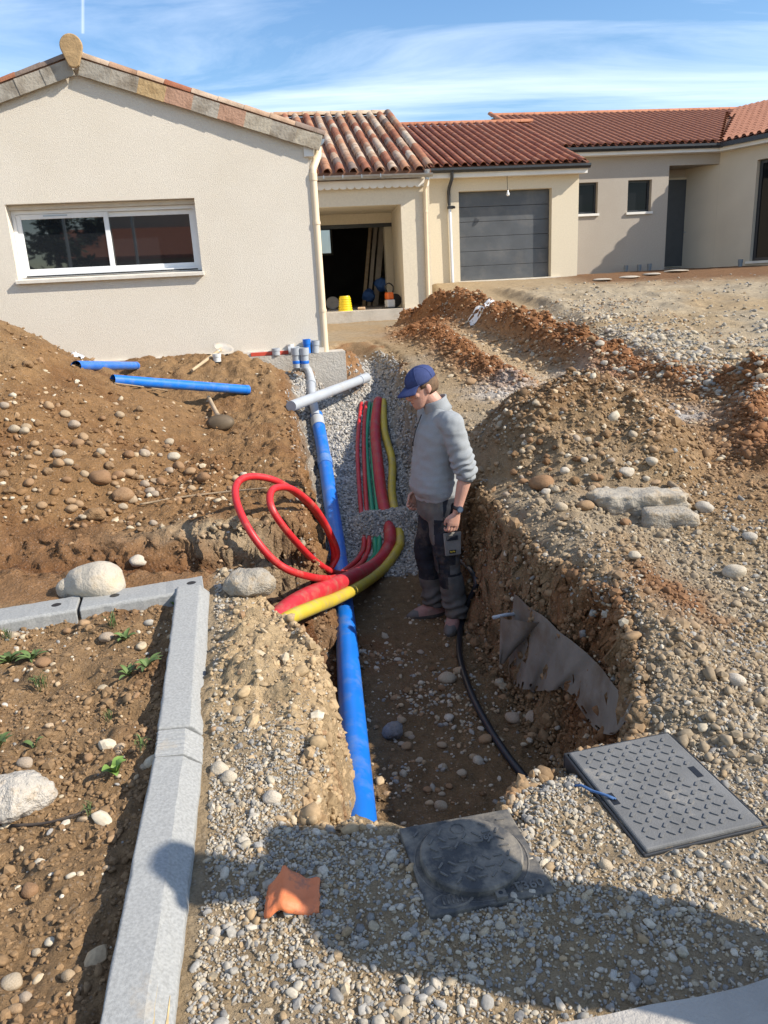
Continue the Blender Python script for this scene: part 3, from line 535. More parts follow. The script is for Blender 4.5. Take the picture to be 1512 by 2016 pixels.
M_TILE_B = ramp_mat('red_clay_tile', [(.30,.105,.05),(.27,.092,.044),(.33,.12,.058),(.255,.085,.042),(.29,.115,.06)], .75, .25, 45, (.72,.66,.62))
M_TILE_B.node_tree.nodes['Principled BSDF'].inputs['Specular IOR Level'].default_value = .45
M_RIDGE_B = ramp_mat('red_ridge_tile', [(.46,.19,.10),(.42,.165,.085),(.49,.21,.115)], .8, .25, 45, (.8,.75,.7))
M_RIDGE_A = ramp_mat('pale_ridge_tile', [(.52,.38,.25),(.46,.28,.17),(.55,.43,.31)], .8, .25, 45)
M_RAKE = ramp_mat('verge_tile_clay', [(.36,.32,.26),(.41,.36,.28),(.33,.30,.25),(.47,.33,.17),(.38,.335,.27),(.42,.25,.17),(.39,.35,.29)], .85, .3, 35, (.55,.5,.45))
M_CHAN = mat('channel_tile', (.20,.095,.055), .9, .25, 4, .3, 40)
def barrel(L_=.46, r0=.108, r1=.092, th=.016, seg=8):
    """one canal tile, axis along +y (uphill), its mouth at y = 0"""
    mb = MB(); n = seg+1
    def ring(r_, y): return [(r_*math.cos(math.pi*i/seg), y, r_*math.sin(math.pi*i/seg)*.92) for i in range(n)]
    vs_ = ring(r0, 0) + ring(r0-th, 0) + ring(r1, L_) + ring(r1-th, L_); f = []
    for i in range(seg):
        f += [(i, i+1, 2*n+i+1, 2*n+i), (n+i+1, n+i, 3*n+i, 3*n+i+1), (i+1, i, n+i, n+i+1)]
    return mb.add(vs_, f)
def slope_matrix(p, sl, rz=0.0, yaw=0.0):
    return Matrix.Translation(p) @ Matrix.Rotation(rz, 4, 'Z') @ Matrix.Rotation(math.atan(sl), 4, 'X') @ Matrix.Rotation(yaw, 4, 'Y')
def lay(mesh, name, parent, M_):
    o = link(name, mesh, parent); o.matrix_local = M_; return o
def gutter(mb, x0, x1, y, z, r_=.06, seg=8, th=.006):
    """half-round trough along x hung at (y, z)"""
    pts = [(y + r_*math.cos(math.pi+math.pi*i/seg), z + r_*math.sin(math.pi+math.pi*i/seg)) for i in range(seg+1)]
    inn = [(y + (r_-th)*math.cos(math.pi+math.pi*i/seg), z + (r_-th)*math.sin(math.pi+math.pi*i/seg)) for i in range(seg, -1, -1)]
    return mb.prism(pts+inn, x0, x1, 'x')
# ---------------------------------------------------------------- house A: beige gable and its open garage porch
FA = Frame(-.67, 9.8, HA_ROT)
hA = empty('beige_house', (-.67, 9.8, 0), HA_ROT, 'beige rendered house with gable, wide sliding window and open garage porch', 'house')
A0 = .92                                                   # foot of the render
xe, ze = 0.0, FA.hit(606, 272, 0)[1]; xa, za = FA.hit(150, 128, 0); sl = (za-ze)/(-xa)
wx0, wz1 = FA.hit(10, 407, 0); wx1, _ = FA.hit(382, 388, 0); wz0 = FA.hit(220, 543, 0)[1]; wz1 = FA.hit(200, 396, 0)[1]
xl = 2*xa
mb = wall(MB(), xl, 0, A0, ze, 0, .32, [(wx0, wx1, wz0, wz1)])
mb.add([(xl,0,ze),(0,0,ze),(xa,0,za)], [(0,1,2)]); mb.add([(xl,.32,ze),(0,.32,ze),(xa,.32,za)], [(2,1,0)])
mb.add([(0,.32,A0),(0,12.5,A0),(0,12.5,ze),(0,.32,ze)], [(0,1,2,3)]); mb.add([(xl,.32,A0),(xl,12.5,A0),(xl,12.5,ze),(xl,.32,ze)], [(3,2,1,0)])
mb.add([(xl,12.5,A0),(0,12.5,A0),(0,12.5,ze),(xl,12.5,ze)], [(0,1,2,3)]); mb.add([(xl,12.5,ze),(0,12.5,ze),(xa,12.5,za)], [(0,1,2)])
mb.add([(wx0-.6,2.5,A0),(wx1+.6,2.5,A0),(wx1+.6,2.5,ze),(wx0-.6,2.5,ze)], [(3,2,1,0)])
mb.build('wall', M_A, hA)
mb = MB().box((xl-.02,-.035,A0-.055), (.02,.3,A0+.0)); o = mb.build('plinth_strip', M_SILL, hA)
mb = MB().box((xl-.05,-.10,.35), (.28,.28,A0-.057)); mb.build('foundation', M_CONC, hA)
roofA = MB()
for s_ in (-1, 1):
    q = [(xa,za+.03),(xa+s_*(-xa+.07),za+.03-sl*(-xa+.07))]; roofA.prism([q[0],q[1],(q[1][0],q[1][1]+.05),(q[0][0],q[0][1]+.05)], -.05, 12.6, 'y')
rfA = roofA.build('roof', M_CHAN, hA)
# verge tiles down both rakes: apron on the wall face plus a barrel on top
ap_mesh = None; an = math.atan(sl); step = .298
apm = MB(); apm.hexa([(0,-.048,-.130),(.325,-.055,-.133),(.325,-.030,-.133),(0,-.024,-.130),(0,-.048,.03),(.325,-.055,.03),(.325,-.030,.03),(0,-.024,.03)])
apm.hexa([(0,-.024,.03),(.325,-.030,.03),(.325,.10,.035),(0,.10,.035),(0,-.024,.05),(.325,-.030,.05),(.325,.10,.055),(0,.10,.055)])
apmesh = apm.mesh('verge_tile', M_RAKE)
bam = barrel(.35, .070, .062, .012); bam.xf(Matrix.Rotation(-math.pi/2, 4, 'Z')); bam_mesh = bam.mesh('verge_cap', M_TILE_A, True, 40)
for s_ in (1, -1):
    for k in range(9 if s_ > 0 else 8):
        d0 = .06 + k*step
        base_p = Vector((xa + s_*d0*math.cos(an), -.02, za + .03 - d0*math.sin(an)))
        Mt = Matrix.Translation(base_p) @ (Matrix.Rotation(an, 4, 'Y') if s_ > 0 else Matrix.Rotation(-an, 4, 'Y') @ Matrix.Scale(-1, 4, (1, 0, 0)))
        tl = lay(apmesh, 'verge_tile', rfA, Mt @ Matrix.Rotation(R(random.uniform(-.7, .7)), 4, 'Y'))
        lay(bam_mesh, 'verge_cap', rfA, Mt @ Matrix.Translation((.355, .02, .055)) @ Matrix.Rotation(math.pi, 4, 'Z') if False else Mt @ Matrix.Translation((-.005, .02, .05)))
mb = MB(); n = 22; ring = []
for i in range(n):
    a_ = 2*math.pi*i/n; ring.append((math.cos(a_)*.115, math.sin(a_)*.115 + .03 if math.sin(a_) > -.3 else math.sin(a_)*.115 - .02))
ring = [(.118*math.cos(a_), .02+.118*math.sin(a_)) for a_ in np.linspace(R(-25), R(205), 18)] + [(-.055,-.17),(-.02,-.19),(.02,-.19),(.055,-.17)]
mb.prism(ring, -.15, -.105, 'y'); o = mb.xf(Matrix.Translation((xa, 0, za+.13))).build('ridge_end_disc', mat('ochre_clay', (.40,.265,.13), .85, .25, 9, .3, 40), rfA); bevel(o, .01)
MB().box((xa-.1, -.03, za-.05), (xa+.1, .05, za+.12)).build('ridge_mortar', M_SILL, rfA)
# sliding window
wn = MB(); fr = .045; yb = .16
zb = wz0; zt_ = wz1
def frame(mb, x0, x1, z0, z1, y0, y1, w):
    mb.box((x0,y0,z0),(x0+w,y1,z1)); mb.box((x1-w,y0,z0),(x1,y1,z1)); mb.box((x0+w,y0,z0),(x1-w,y1,z0+w)); mb.box((x0+w,y0,z1-w),(x1-w,y1,z1)); return mb
wo = frame(MB(), wx0+.003, wx1-.003, zb+.022, zt_-.055, yb, yb+.11, .04).build('window', M_WHITE, hA)
xm = wx0 + (wx1-wx0)*.495
for (a_, b_, y0_) in ((wx0+.043, xm+.035, yb+.012), (xm-.035, wx1-.043, yb+.055)):
    s_ = frame(MB(), a_, b_, zb+.064, zt_-.097, y0_, y0_+.038, .055).build('sash', M_WHITE, wo); bevel(s_, .004)
    MB().box((a_+.05, y0_+.014, zb+.11), (b_-.05, y0_+.024, zt_-.145)).build('pane', M_GLASS, wo)
MB().box((wx0+.002, yb-.06, zt_-.052), (wx1-.002, yb+.12, zt_-.004)).build('shutter_box', M_SILL, wo)
MB().box((wx0+.06, yb-.008, zb+.03), (wx1-.06, yb-.001, zb+.045)).build('drain_track', M_BLACK, wo)
MB().box((wx0+.35, yb+.006, zt_-.125), (wx0+.62, yb+.0115, zt_-.112)).build('vent_slot', M_ZINC, wo)
o = MB().hexa([(wx0-.02,-.06,zb-.045),(wx1+.02,-.06,zb-.045),(wx1+.02,yb+.05,zb-.03),(wx0-.02,yb+.05,zb-.03),(wx0-.02,-.06,zb-.005),(wx1+.02,-.06,zb-.005),(wx1+.02,yb+.05,zb+.02),(wx0-.02,yb+.05,zb+.02)]).build('window_sill', M_SILL, wo); bevel(o, .004)
# gutter end, eave return and cream downpipe at the corner
o = gutter(MB(), 0, 12.3, 0, 0, .065).xf(Matrix.Translation((.135, .02, ze-.01)) @ Matrix.Rotation(math.pi/2, 4, 'Z')).build('gutter', M_ZINC, hA, True, 40)
MB().prism([(.135+.07*math.cos(a_), ze-.01+.07*math.sin(a_)) for a_ in np.linspace(math.pi, 2*math.pi, 10)], .010, .018, 'y').build('gutter_end', M_ZINC, hA)
o = MB().box((-.05,-.030,ze-.20),(.06,.25,ze-.03)).build('eave_return', M_FASC, hA)
pth = [(.135,.20,ze-.06),(.135,.20,ze-.10),(.125,.15,ze-.17),(.08,.06,ze-.26),(.045,.02,ze-.33),(.040,.01,ze-.42),(.040,.01,.80)]
dpA = MB().tube(pth, .043, 14).build('downpipe', M_CREAMPVC, hA, True, 50)
for zz in (ze-.95, 1.35): MB().tube([(.040,.01,zz),(.040,.01,zz+.035)], .05, 14).build('pipe_clip', M_CREAMPVC, dpA, True, 50)
MB().tube([(.040,.01,ze-.46),(.040,.01,ze-.38)], .049, 14).build('pipe_collar', M_CREAMPVC, dpA, True, 50)
# ---- porch (open garage)
YP = 7.75
gzA = FA.hit(735, 347, YP-.3)[1]; px1 = FA.hit(848, 480, YP)[0]; px0 = 0.0
slabz = FA.hit(790, 607, YP)[1]; lint = FA.hit(720, 405, YP)[1]; xin = FA.hit(793, 500, YP)[0]
YO = YP + 2.2
ox1, _ = FA.hit(786, 500, YO); oz1 = FA.hit(700, 441, YO)[1]; ox0 = ox1-2.45
eaz = gzA + .04
po = MB(); wall(po, px0, px1, slabz, eaz-.02, YP, .2, [(px0+.001, xin, slabz+.001, lint)]); po.build('porch_front', M_A2, hA)
po = MB(); wall(po, px0-.3, px1, slabz, eaz, YO, .2, [(max(ox0, px0-.29), ox1, slabz, oz1)]); po.build('garage_front_wall', M_A2, hA)
MB().add([(px1-.001,YP+.2,slabz),(px1-.001,YO,slabz),(px1-.001,YO,eaz),(px1-.001,YP+.2,eaz)], [(0,1,2,3)]).add([(xin+.002,YP+.2,slabz),(xin+.15,YO,slabz),(xin+.15,YO,lint+.1),(xin+.002,YP+.2,lint+.1)], [(0,1,2,3)]).build('porch_side_wall', M_A2, hA)
MB().box((px0-.3, YP+.205, lint+.03), (px1-.01, YO-.005, lint+.08)).build('porch_ceiling', M_A2, hA)
MB().box((px0-.3, YP-.18, slabz-.26), (px1+.05, YO+6.5, slabz)).build('porch_slab', M_CONC, hA)
fr_ = MB(); fr_.box((ox1-.05,YO+.02,slabz),(ox1-.002,YO+.1,oz1)); fr_.box((ox0,YO+.02,oz1-.09),(ox1-.05,YO+.1,oz1-.002)); fr_.build('garage_opening_frame', M_ANTH, hA)
# the dim garage behind: block walls, a small window, ceiling
gy1 = YO+6.2; gx0, gx1 = px0-2.2, px1
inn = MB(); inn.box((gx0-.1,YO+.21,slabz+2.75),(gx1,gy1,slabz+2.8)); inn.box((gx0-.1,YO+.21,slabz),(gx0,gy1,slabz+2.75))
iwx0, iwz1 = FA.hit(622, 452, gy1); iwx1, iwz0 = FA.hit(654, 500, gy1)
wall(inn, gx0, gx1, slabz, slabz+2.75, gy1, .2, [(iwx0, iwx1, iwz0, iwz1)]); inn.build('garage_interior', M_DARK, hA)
iw = frame(MB(), iwx0-.04, iwx1+.04, iwz0-.04, iwz1+.04, gy1-.02, gy1+.05, .07).build('back_window', mat('interior_frame', (.25,.22,.19), .7), hA)
pn = MB().box((iwx0, gy1+.03, iwz0), (iwx1, gy1+.04, iwz1)); gl = mat('frosted_pane', (.5,.55,.6), .3, .05, 3); gl.node_tree.nodes['Principled BSDF'].inputs['Transmission Weight'].default_value = .9; pn.build('pane', gl, iw)
blk = MB().box((0,0,0),(.18,.485,.19)).mesh('block', M_BLOCK)
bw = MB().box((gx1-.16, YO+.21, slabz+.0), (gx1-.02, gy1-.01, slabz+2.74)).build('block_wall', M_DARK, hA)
for r__ in range(12):
    for c_ in range(9):
        o = link('block', blk, bw); o.location = (gx1-.35+random.uniform(0,.006), YO+.25+c_*.5+(r__ % 2)*.25, slabz+.01+r__*.2)
# porch roof
RY0 = YP-.32; sA = .41; ridY = RY0+5.05
rx0, rx1 = px0+.20, FA.hit(848, 345, RY0)[0]
chn = MB()
ncol = 10; cw = (rx1-.10-rx0)/ncol
z_r = lambda y: gzA + .085 + sA*(y-RY0)
chn.hexa([(rx0-.5,RY0+.05,z_r(RY0+.05)-.09),(rx1+.02,RY0+.05,z_r(RY0+.05)-.09),(rx1+.02,ridY,z_r(ridY)-.09),(rx0-.5,ridY,z_r(ridY)-.09),(rx0-.5,RY0+.05,z_r(RY0+.05)-.01),(rx1+.02,RY0+.05,z_r(RY0+.05)-.01),(rx1+.02,ridY,z_r(ridY)-.01),(rx0-.5,ridY,z_r(ridY)-.01)])
chn.hexa([(rx0-.5,ridY,z_r(ridY)-.09),(rx1+.02,ridY,z_r(ridY)-.09),(rx1+.02,ridY+5,z_r(RY0)-.09),(rx0-.5,ridY+5,z_r(RY0)-.09),(rx0-.5,ridY,z_r(ridY)-.01),(rx1+.02,ridY,z_r(ridY)-.01),(rx1+.02,ridY+5,z_r(RY0)-.01),(rx0-.5,ridY+5,z_r(RY0)-.01)])
prf = chn.build('porch_roof', M_CHAN, hA)
cam_mesh = barrel(.48, cw*.37, cw*.32, .014).mesh('tile', M_TILE_A, True, 40)
rows = 13; L_ = math.hypot(ridY-RY0, sA*(ridY-RY0)); rs = (L_-.1)/rows; an2 = math.atan(sA)
for c_ in range(-2, ncol):
    for r__ in range(rows):
        s_ = r__*rs; p = Vector((rx0+cw*(c_+.5)+random.uniform(-.006,.006), RY0-.03+s_*math.cos(an2), gzA+.095+s_*math.sin(an2)-.012))
        lay(cam_mesh, 'tile', prf, slope_matrix(p, sA+.035, R(random.uniform(-1.2, 1.2))))
vm = barrel(.48, .10, .09, .016).mesh('verge_cover_tile', M_TILE_A, True, 40)
for r__ in range(rows):
    s_ = r__*rs; lay(vm, 'tile', prf, slope_matrix(Vector((rx1-.02, RY0-.03+s_*math.cos(an2), gzA+.13+s_*math.sin(an2))), sA+.035))
rg = barrel(.42, .12, .11, .016); rg.xf(Matrix.Rotation(-math.pi/2, 4, 'Z')); rgm = rg.mesh('ridge_tile', M_RIDGE_A, True, 40)
k = 0; xx = rx0-.5
while xx < rx1-.1:
    lay(rgm, 'ridge_tile', prf, Matrix.Translation((xx, ridY, z_r(ridY)+.02))); xx += .37
o = gutter(MB(), rx0-.02, rx1+.03, RY0-.02, gzA+.02, .075).build('porch_gutter', M_ZINC, hA, True, 40)
for k in range(5): MB().box((rx0+.2+k*.4, RY0-.1, gzA-.035), (rx0+.22+k*.4, RY0-.094, gzA+.03)).build('gutter_hook', M_ZINC, o)
# scalloped eave course under the gutter
def scallops(mb, x0, x1, z0, z1, y0, y1, w, depth):
    n = max(1, round((x1-x0)/w)); w = (x1-x0)/n; pts = [(x0,z1)]
    for i in range(n):
        for q_ in range(7):
            a_ = math.pi*q_/6; pts.append((x0+w*i+w*(.5-.5*math.cos(a_)), z0-depth*math.sin(a_)))
    pts.append((x1, z1)); return mb.prism(pts[::-1], y0, y1, 'y')
scallops(MB(), rx0-.02, px1-.02, gzA-.17, gzA-.055, YP-.14, YP-.10, .165, .05).build('scalloped_eave_course', M_FASC, hA)
MB().box((rx0-.02, YP-.098, gzA-.12), (px1-.02, YP-.004, gzA-.05)).build('eave_soffit', M_FASC, hA)
o = MB().prism([(0,-.1),(.26,-.1),(.28,-.02),(.14,.07),(0,.09)], -.25, .1, 'y').xf(Matrix.Translation((.02, YP-.02, gzA-.01))).build('corner_tile', mat('salmon_clay', (.46,.24,.15), .85, .15, 8), hA); bevel(o, .02)
ddx = FA.hit(838, 420, YP-.05)[0]
dp = MB().tube([(ddx,YP-.30,gzA-.02),(ddx,YP-.28,gzA-.09),(ddx,YP-.10,gzA-.2),(ddx,YP-.055,gzA-.28),(ddx,YP-.055,slabz-.05)], .042, 12).build('porch_downpipe', M_CREAMPVC, hA, True, 50)
MB().lathe([(.075,.1),(.05,-.02),(.045,-.1)], 12, (ddx,YP-.30,gzA)).build('hopper', M_ZINC, dp, True, 50)
for zz in (slabz+.65, slabz+2.0): MB().tube([(ddx,YP-.055,zz),(ddx,YP-.055,zz+.04)], .05, 12).build('pipe_clip', M_CREAMPVC, dp, True, 50)
# ---------------------------------------------------------------- house B: cream garage, taupe wing, pale right wing
FB = Frame(1.6, 20.5, HB_ROT)
hB = empty('taupe_house', (1.6, 20.5, 0), HB_ROT, 'long house with red tiled roof, grey garage door and taupe wing', 'house')
gB = 1.0
bx0 = FB.hit(850, 480, 0)[0]; bx1 = FB.hit(1138, 450, 0)[0]
dx0, dz1 = FB.hit(902, 378, .05); dx1, _ = FB.hit(1085, 400, .05); dz0 = FB.hit(995, 549, .05)[1]; dz1 = FB.hit(993, 374, .05)[1]
gutz = FB.hit(1000, 331, -.35)[1]; EY = -.32; SB = .335
zB = lambda y: gutz + .07 + SB*(y-EY)
wy = 3.0                                                    # the wing's front wall
mb = wall(MB(), bx0-1.2, bx1, gB, gutz-.02, 0, .25, [(dx0, dx1, dz0, dz1)]); mb.add([(bx1,.25,gB),(bx1,wy,gB),(bx1,wy,gutz+.4),(bx1,.25,gutz)], [(0,1,2,3)])
mb.build('garage_wall', M_B, hB)
# sectional door: six panels with grooves
npan = 6; ph = (dz1-dz0)/npan; gd = empty('garage_door'); gd.parent = hB
for i in range(npan):
    z0_, z1_ = dz0+i*ph, dz0+(i+1)*ph
    o = MB().box((dx0+.002, .19, z0_+.004), (dx1-.002, .235, z1_-.004)).build('door_panel', M_DOOR, gd); bevel(o, .006)
    MB().box((dx0+.002, .186, z0_+ph*.48), (dx1-.002, .1895, z0_+ph*.5)).build('panel_rib', M_DOOR, gd) if False else None
MB().box((dx0+.001,.236,dz0),(dx1-.001,.246,dz1)).build('door_backing', M_BLACK, gd)
MB().box((dx0-.05,-.06,dz0-.16),(dx1+.25,.2,dz0-.005)).build('door_threshold', M_SILL, hB)
fz = gutz-.13
MB().box((bx0-1.2, EY+.06, fz-.03), (bx1+.12, EY+.085, gutz+.01)).build('fascia', M_FASC, hB)
MB().box((bx0-1.2, EY+.087, fz-.02), (bx1+.12, -.003, fz)).build('soffit', M_FASC, hB)
MB().prism([(EY-.02,gutz-.05),(EY+.05,gutz-.05),(EY+.05,gutz+.05),(EY-.07,gutz+.05),(EY-.07,gutz+.0)], bx0-1.0, bx1+.16, 'x').build('garage_gutter', M_ANTH, hB)
# wing
gz2 = FB.hit(1250, 290, wy-.35)[1]
cx = FB.hit(1405, 500, wy)[0]; w0 = bx1-.5
def win(x0p, y0p, x1p, y1p, y): a_ = FB.hit(x0p, y0p, y); b_ = FB.hit(x1p, y1p, y); return (a_[0], b_[0], b_[1], a_[1])
h1 = win(1135, 360, 1176, 420, wy); h1 = (h1[0]-.25, *h1[1:]); h2 = win(1237, 355, 1281, 416, wy)
dr = win(1318, 326, 1360, 529, wy); dr = (dr[0], cx-.002, max(dr[2], gB+.05), dr[3])
mb = wall(MB(), w0, cx, gB, gz2-.02, wy, .25, [h1, h2, dr]); mb.build('wing_wall', M_B2, hB)
for h in (h1, h2):
    o = frame(MB(), h[0]+.002, h[1]-.002, h[2]+.002, h[3]-.002, wy+.15, wy+.22, .06).build('window', M_ANTH, hB)
    MB().box((h[0]+.06, wy+.18, h[2]+.06), (h[1]-.06, wy+.19, h[3]-.06)).build('pane', M_GLASS2, o)
    MB().box((h[0]-.04, wy-.06, h[2]-.07), (h[1]+.04, wy+.14, h[2]-.003)).build('window_sill', M_FASC, o)
# recessed entrance
ry = wy+1.1
mb = MB(); mb.add([(dr[0]-.001,wy+.25,gB),(dr[0]-.001,ry,gB),(dr[0]-.001,ry,gz2),(dr[0]-.001,wy+.25,gz2)], [(0,1,2,3)]); 
mb.add([(dr[0],ry,gB),(cx+1.5,ry,gB),(cx+1.5,ry,gz2),(dr[0],ry,gz2)], [(0,1,2,3)]); mb.add([(dr[0],wy+.25,dr[3]+.02),(cx+.8,wy+.25,dr[3]+.02),(cx+.8,ry,dr[3]+.02),(dr[0],ry,dr[3]+.02)], [(0,3,2,1)]); mb.build('entrance_recess', M_B2, hB)
e0 = FB.hit(1316, 355, ry); e1 = FB.hit(1347, 516, ry)
dd = MB().box((dr[0]+.03, ry-.06, dr[2]+.1), (e1[0], ry-.01, e0[1])).build('entrance_door', M_ANTH, hB)
MB().box((dr[0]+.005, ry-.05, dr[2]+.08), (e1[0]+.09, ry-.004, e0[1]+.06)).build('door_frame', M_B3, dd)
MB().tube([(e1[0]-.14, ry-.12, dr[2]+1.12), (e1[0]-.02, ry-.12, dr[2]+1.12)], .014, 8).build('door_handle', M_ZINC, dd)
MB().box((dr[0]-.1, wy-.15, gB), (cx+.6, ry, dr[2]-.0)).build('doorstep', M_SILL, hB)
# right wing, turned towards us
th = R(66); rn = np.array([math.sin(th), math.cos(th)]); rd = np.array([math.cos(th), -math.sin(th)])   # up-slope normal, eave direction
c0 = np.array([cx, wy]); 
def rw(s_, n_, z_): p = c0 + rd*s_ + rn*n_; return (p[0], p[1], z_)
def s_at(px):   # where a sight line meets the right wing's wall plane
    d = ray(px, 430); dl = np.array([d@FB.x, d@FB.y]); o_ = np.array([0,0,EYE])-FB.o; ol = np.array([o_@FB.x, o_@FB.y]); t_ = ((c0-ol)@rn)/(dl@rn); return float((ol+dl*t_-c0)@rd)
f0 = s_at(1482); f1 = f0+1.5; ftop, fbot = gz2-.55, gB+.78
mb = MB()
LW = 5.2
for a_, b_, c_, d_ in ((-1.22,f0,gB,gz2),(f1,LW,gB,gz2),(f0,f1,ftop,gz2),(f0,f1,gB,fbot)): mb.add([rw(a_,0,c_),rw(b_,0,c_),rw(b_,0,d_),rw(a_,0,d_)], [(0,1,2,3)])
for s_ in (f0, f1): mb.add([rw(s_,0,fbot),rw(s_,.25,fbot),rw(s_,.25,ftop),rw(s_,0,ftop)], [(0,1,2,3)])
mb.add([rw(f0,0,ftop),rw(f0,.25,ftop),rw(f1,.25,ftop),rw(f1,0,ftop)], [(0,1,2,3)]); mb.add([rw(f0,0,fbot),rw(f1,0,fbot),rw(f1,.25,fbot),rw(f0,.25,fbot)], [(0,1,2,3)])
mb.add([rw(LW,0,gB),rw(LW,5,gB),rw(LW,5,gz2),rw(LW,0,gz2)], [(0,1,2,3)]); mb.build('right_wing_wall', M_B3, hB)
def rbox(s0, s1, n0, n1, z0, z1): return [rw(s0,n0,z0),rw(s1,n0,z0),rw(s1,n1,z0),rw(s0,n1,z0),rw(s0,n0,z1),rw(s1,n0,z1),rw(s1,n1,z1),rw(s0,n1,z1)]
fd = MB(); 
for q in ((f0,f0+.09,fbot,ftop),(f1-.09,f1,fbot,ftop),(f0+.09,f1-.09,fbot,fbot+.09),(f0+.09,f1-.09,ftop-.09,ftop),((f0+f1)/2-.06,(f0+f1)/2+.06,fbot+.09,ftop-.09)): fd.hexa(rbox(q[0],q[1],.14,.22,q[2],q[3]))
fd = fd.build('patio_window', M_ANTH, hB); MB().hexa(rbox(f0+.09,f1-.09,.17,.19,fbot+.09,ftop-.09)).build('pane', M_GLASS2, fd)
MB().hexa(rbox(f0-.1,f1+.1,-.05,.13,fbot-.07,fbot-.003)).build('window_sill', M_FASC, fd)
# fascias and gutters of both wings, mitred at the inner corner
mf = MB(); mf.box((bx1-.4, wy-.29, gz2-.17), (cx-.05, wy-.265, gz2-.0)); mf.hexa(rbox(-.05,LW+.3,-.29,-.265,gz2-.17,gz2-.0)); mf.build('wing_fascia', M_FASC, hB)
mg = MB(); mg.prism([(wy-.36,gz2-.08),(wy-.3,gz2-.08),(wy-.3,gz2+.04),(wy-.41,gz2+.04),(wy-.41,gz2-.02)], bx1-.42, cx-.12, 'x'); mg.hexa(rbox(-.08,LW+.3,-.40,-.295,gz2-.07,gz2+.045)); mg.build('wing_gutter', M_ANTH, hB)
ms = MB().box((bx1-.4, wy-.262, gz2-.17),(cx-.05, wy-.003, gz2-.15)); ms.hexa(rbox(-.05,LW+.3,-.262,-.003,gz2-.172,gz2-.152)); ms.build('wing_soffit', M_FASC, hB)
# roofs: one plane over garage and wing, a second over the right wing
g_r = FB.hit(900, 254, 5.8); ridY_g = 5.75; rz_g = zB(ridY_g)
wE = wy-.38
z0w = gz2+.06
zW = lambda y: z0w + SB*(y-wE)
ridY_w = None
for yk in np.arange(6, 12, .02):
    if abs(FB.hit(1230, 217, yk)[1] - (zW(yk)+.1)) < .02: ridY_w = yk; break
if ridY_w is None: ridY_w = 8.6
vx = FB.hit(968, 232, ridY_w)[0]
rb = MB()
def sheet(x0, x1, y0, y1, zf, back=4.5):
    rb.hexa([(x0,y0,zf(y0)-.1),(x1,y0,zf(y0)-.1),(x1,y1,zf(y1)-.1),(x0,y1,zf(y1)-.1),(x0,y0,zf(y0)-.0),(x1,y0,zf(y0)-.0),(x1,y1,zf(y1)),(x0,y1,zf(y1))])
    rb.hexa([(x0,y1,zf(y1)-.1),(x1,y1,zf(y1)-.1),(x1,y1+back,zf(y1)-.1-back*SB),(x0,y1+back,zf(y1)-.1-back*SB),(x0,y1,zf(y1)),(x1,y1,zf(y1)),(x1,y1+back,zf(y1)-back*SB),(x0,y1+back,zf(y1)-back*SB)])
sheet(bx0-1.5, bx1+.13, EY+.05, ridY_g, zB)
sheet(vx, cx+3.6, wE+.05, ridY_w, lambda y: zW(y)-.03)
rB = rb.build('roof', M_CHAN, hB)
# S-tiles: the garage slope singly, the far wing slopes joined
def stile(L_=.5, w=.235, r_=.072):
    mb = MB(); prof = []
    for i in range(7): a_ = math.pi*i/6; prof.append((-r_*math.cos(a_)*1.0, r_*math.sin(a_)*.95))
    prof = prof + [(r_+.02,-.012),(r_+.05,-.022),(w-r_-.015,-.016)]
    n = len(prof); v = [(u, 0, w_+.022) for u, w_ in prof] + [(u*.97, L_, w_) for u, w_ in prof] + [(u, 0.0, w_+.004) for u, w_ in prof]
    f = [(i, i+1, n+i+1, n+i) for i in range(n-1)] + [(i+1, i, 2*n+i, 2*n+i+1) for i in range(n-1)]
    return mb.add(v, f)
TW = .233; TRs = .40; st_mb = stile(TRs+.07, TW); stm = st_mb.mesh('tile', M_TILE_B, True, 50)
anB = math.atan(SB); Lg = math.hypot(ridY_g-EY, SB*(ridY_g-EY)); nr_ = int((Lg-.02)/TRs)+1; cnt = 0
tx = bx1+.13-.16
cols = []
while tx > bx0-.35: cols.append(tx); tx -= TW
far_t = MB()
for c_, tx in enumerate(cols):
    for r__ in range(nr_):
        s_ = r__*TRs; yv = EY-.04+s_*math.cos(anB)
        if yv > ridY_g-.2: continue
        if tx > vx and yv > wE+.1 and False: continue
        M_ = slope_matrix(Vector((tx+random.uniform(-.004,.004), yv, zB(EY)+s_*math.sin(anB)+.015)), SB+.03)
        if cnt < 298: lay(stm, 'tile', rB, M_); cnt += 1
        else:
            q = MB(); q.v = list(st_mb.v); q.f = list(st_mb.f); q.xf(M_); far_t.add(q.v, q.f)
tx = vx+.1; 
n2_ = (cx-.25)
while tx < cx+3.4:
    for r__ in range(int(math.hypot(ridY_w-wE, SB*(ridY_w-wE))/TRs)+1):
        s_ = r__*TRs; yv = wE-.04+s_*math.cos(anB)
        if yv > ridY_w-.15: continue
        if tx < bx1+.2 and yv < ridY_g-.1: continue
        # valley with the right wing
        rel = np.array([tx, yv+.2]) - (c0 - rn*.36); 
        if SB*(rel@rn) > SB*(yv+.2-wE)-.0 and rel@rn > 0 and tx > cx-.3: pass
        vx_ = cx-.2 + (yv-wE)/1.54
        if tx > vx_: continue
        q = MB(); q.v = list(st_mb.v); q.f = list(st_mb.f); q.xf(slope_matrix(Vector((tx, yv, zW(wE)+s_*math.sin(anB)+.0)), SB+.03)); far_t.add(q.v, q.f)
    tx += TW
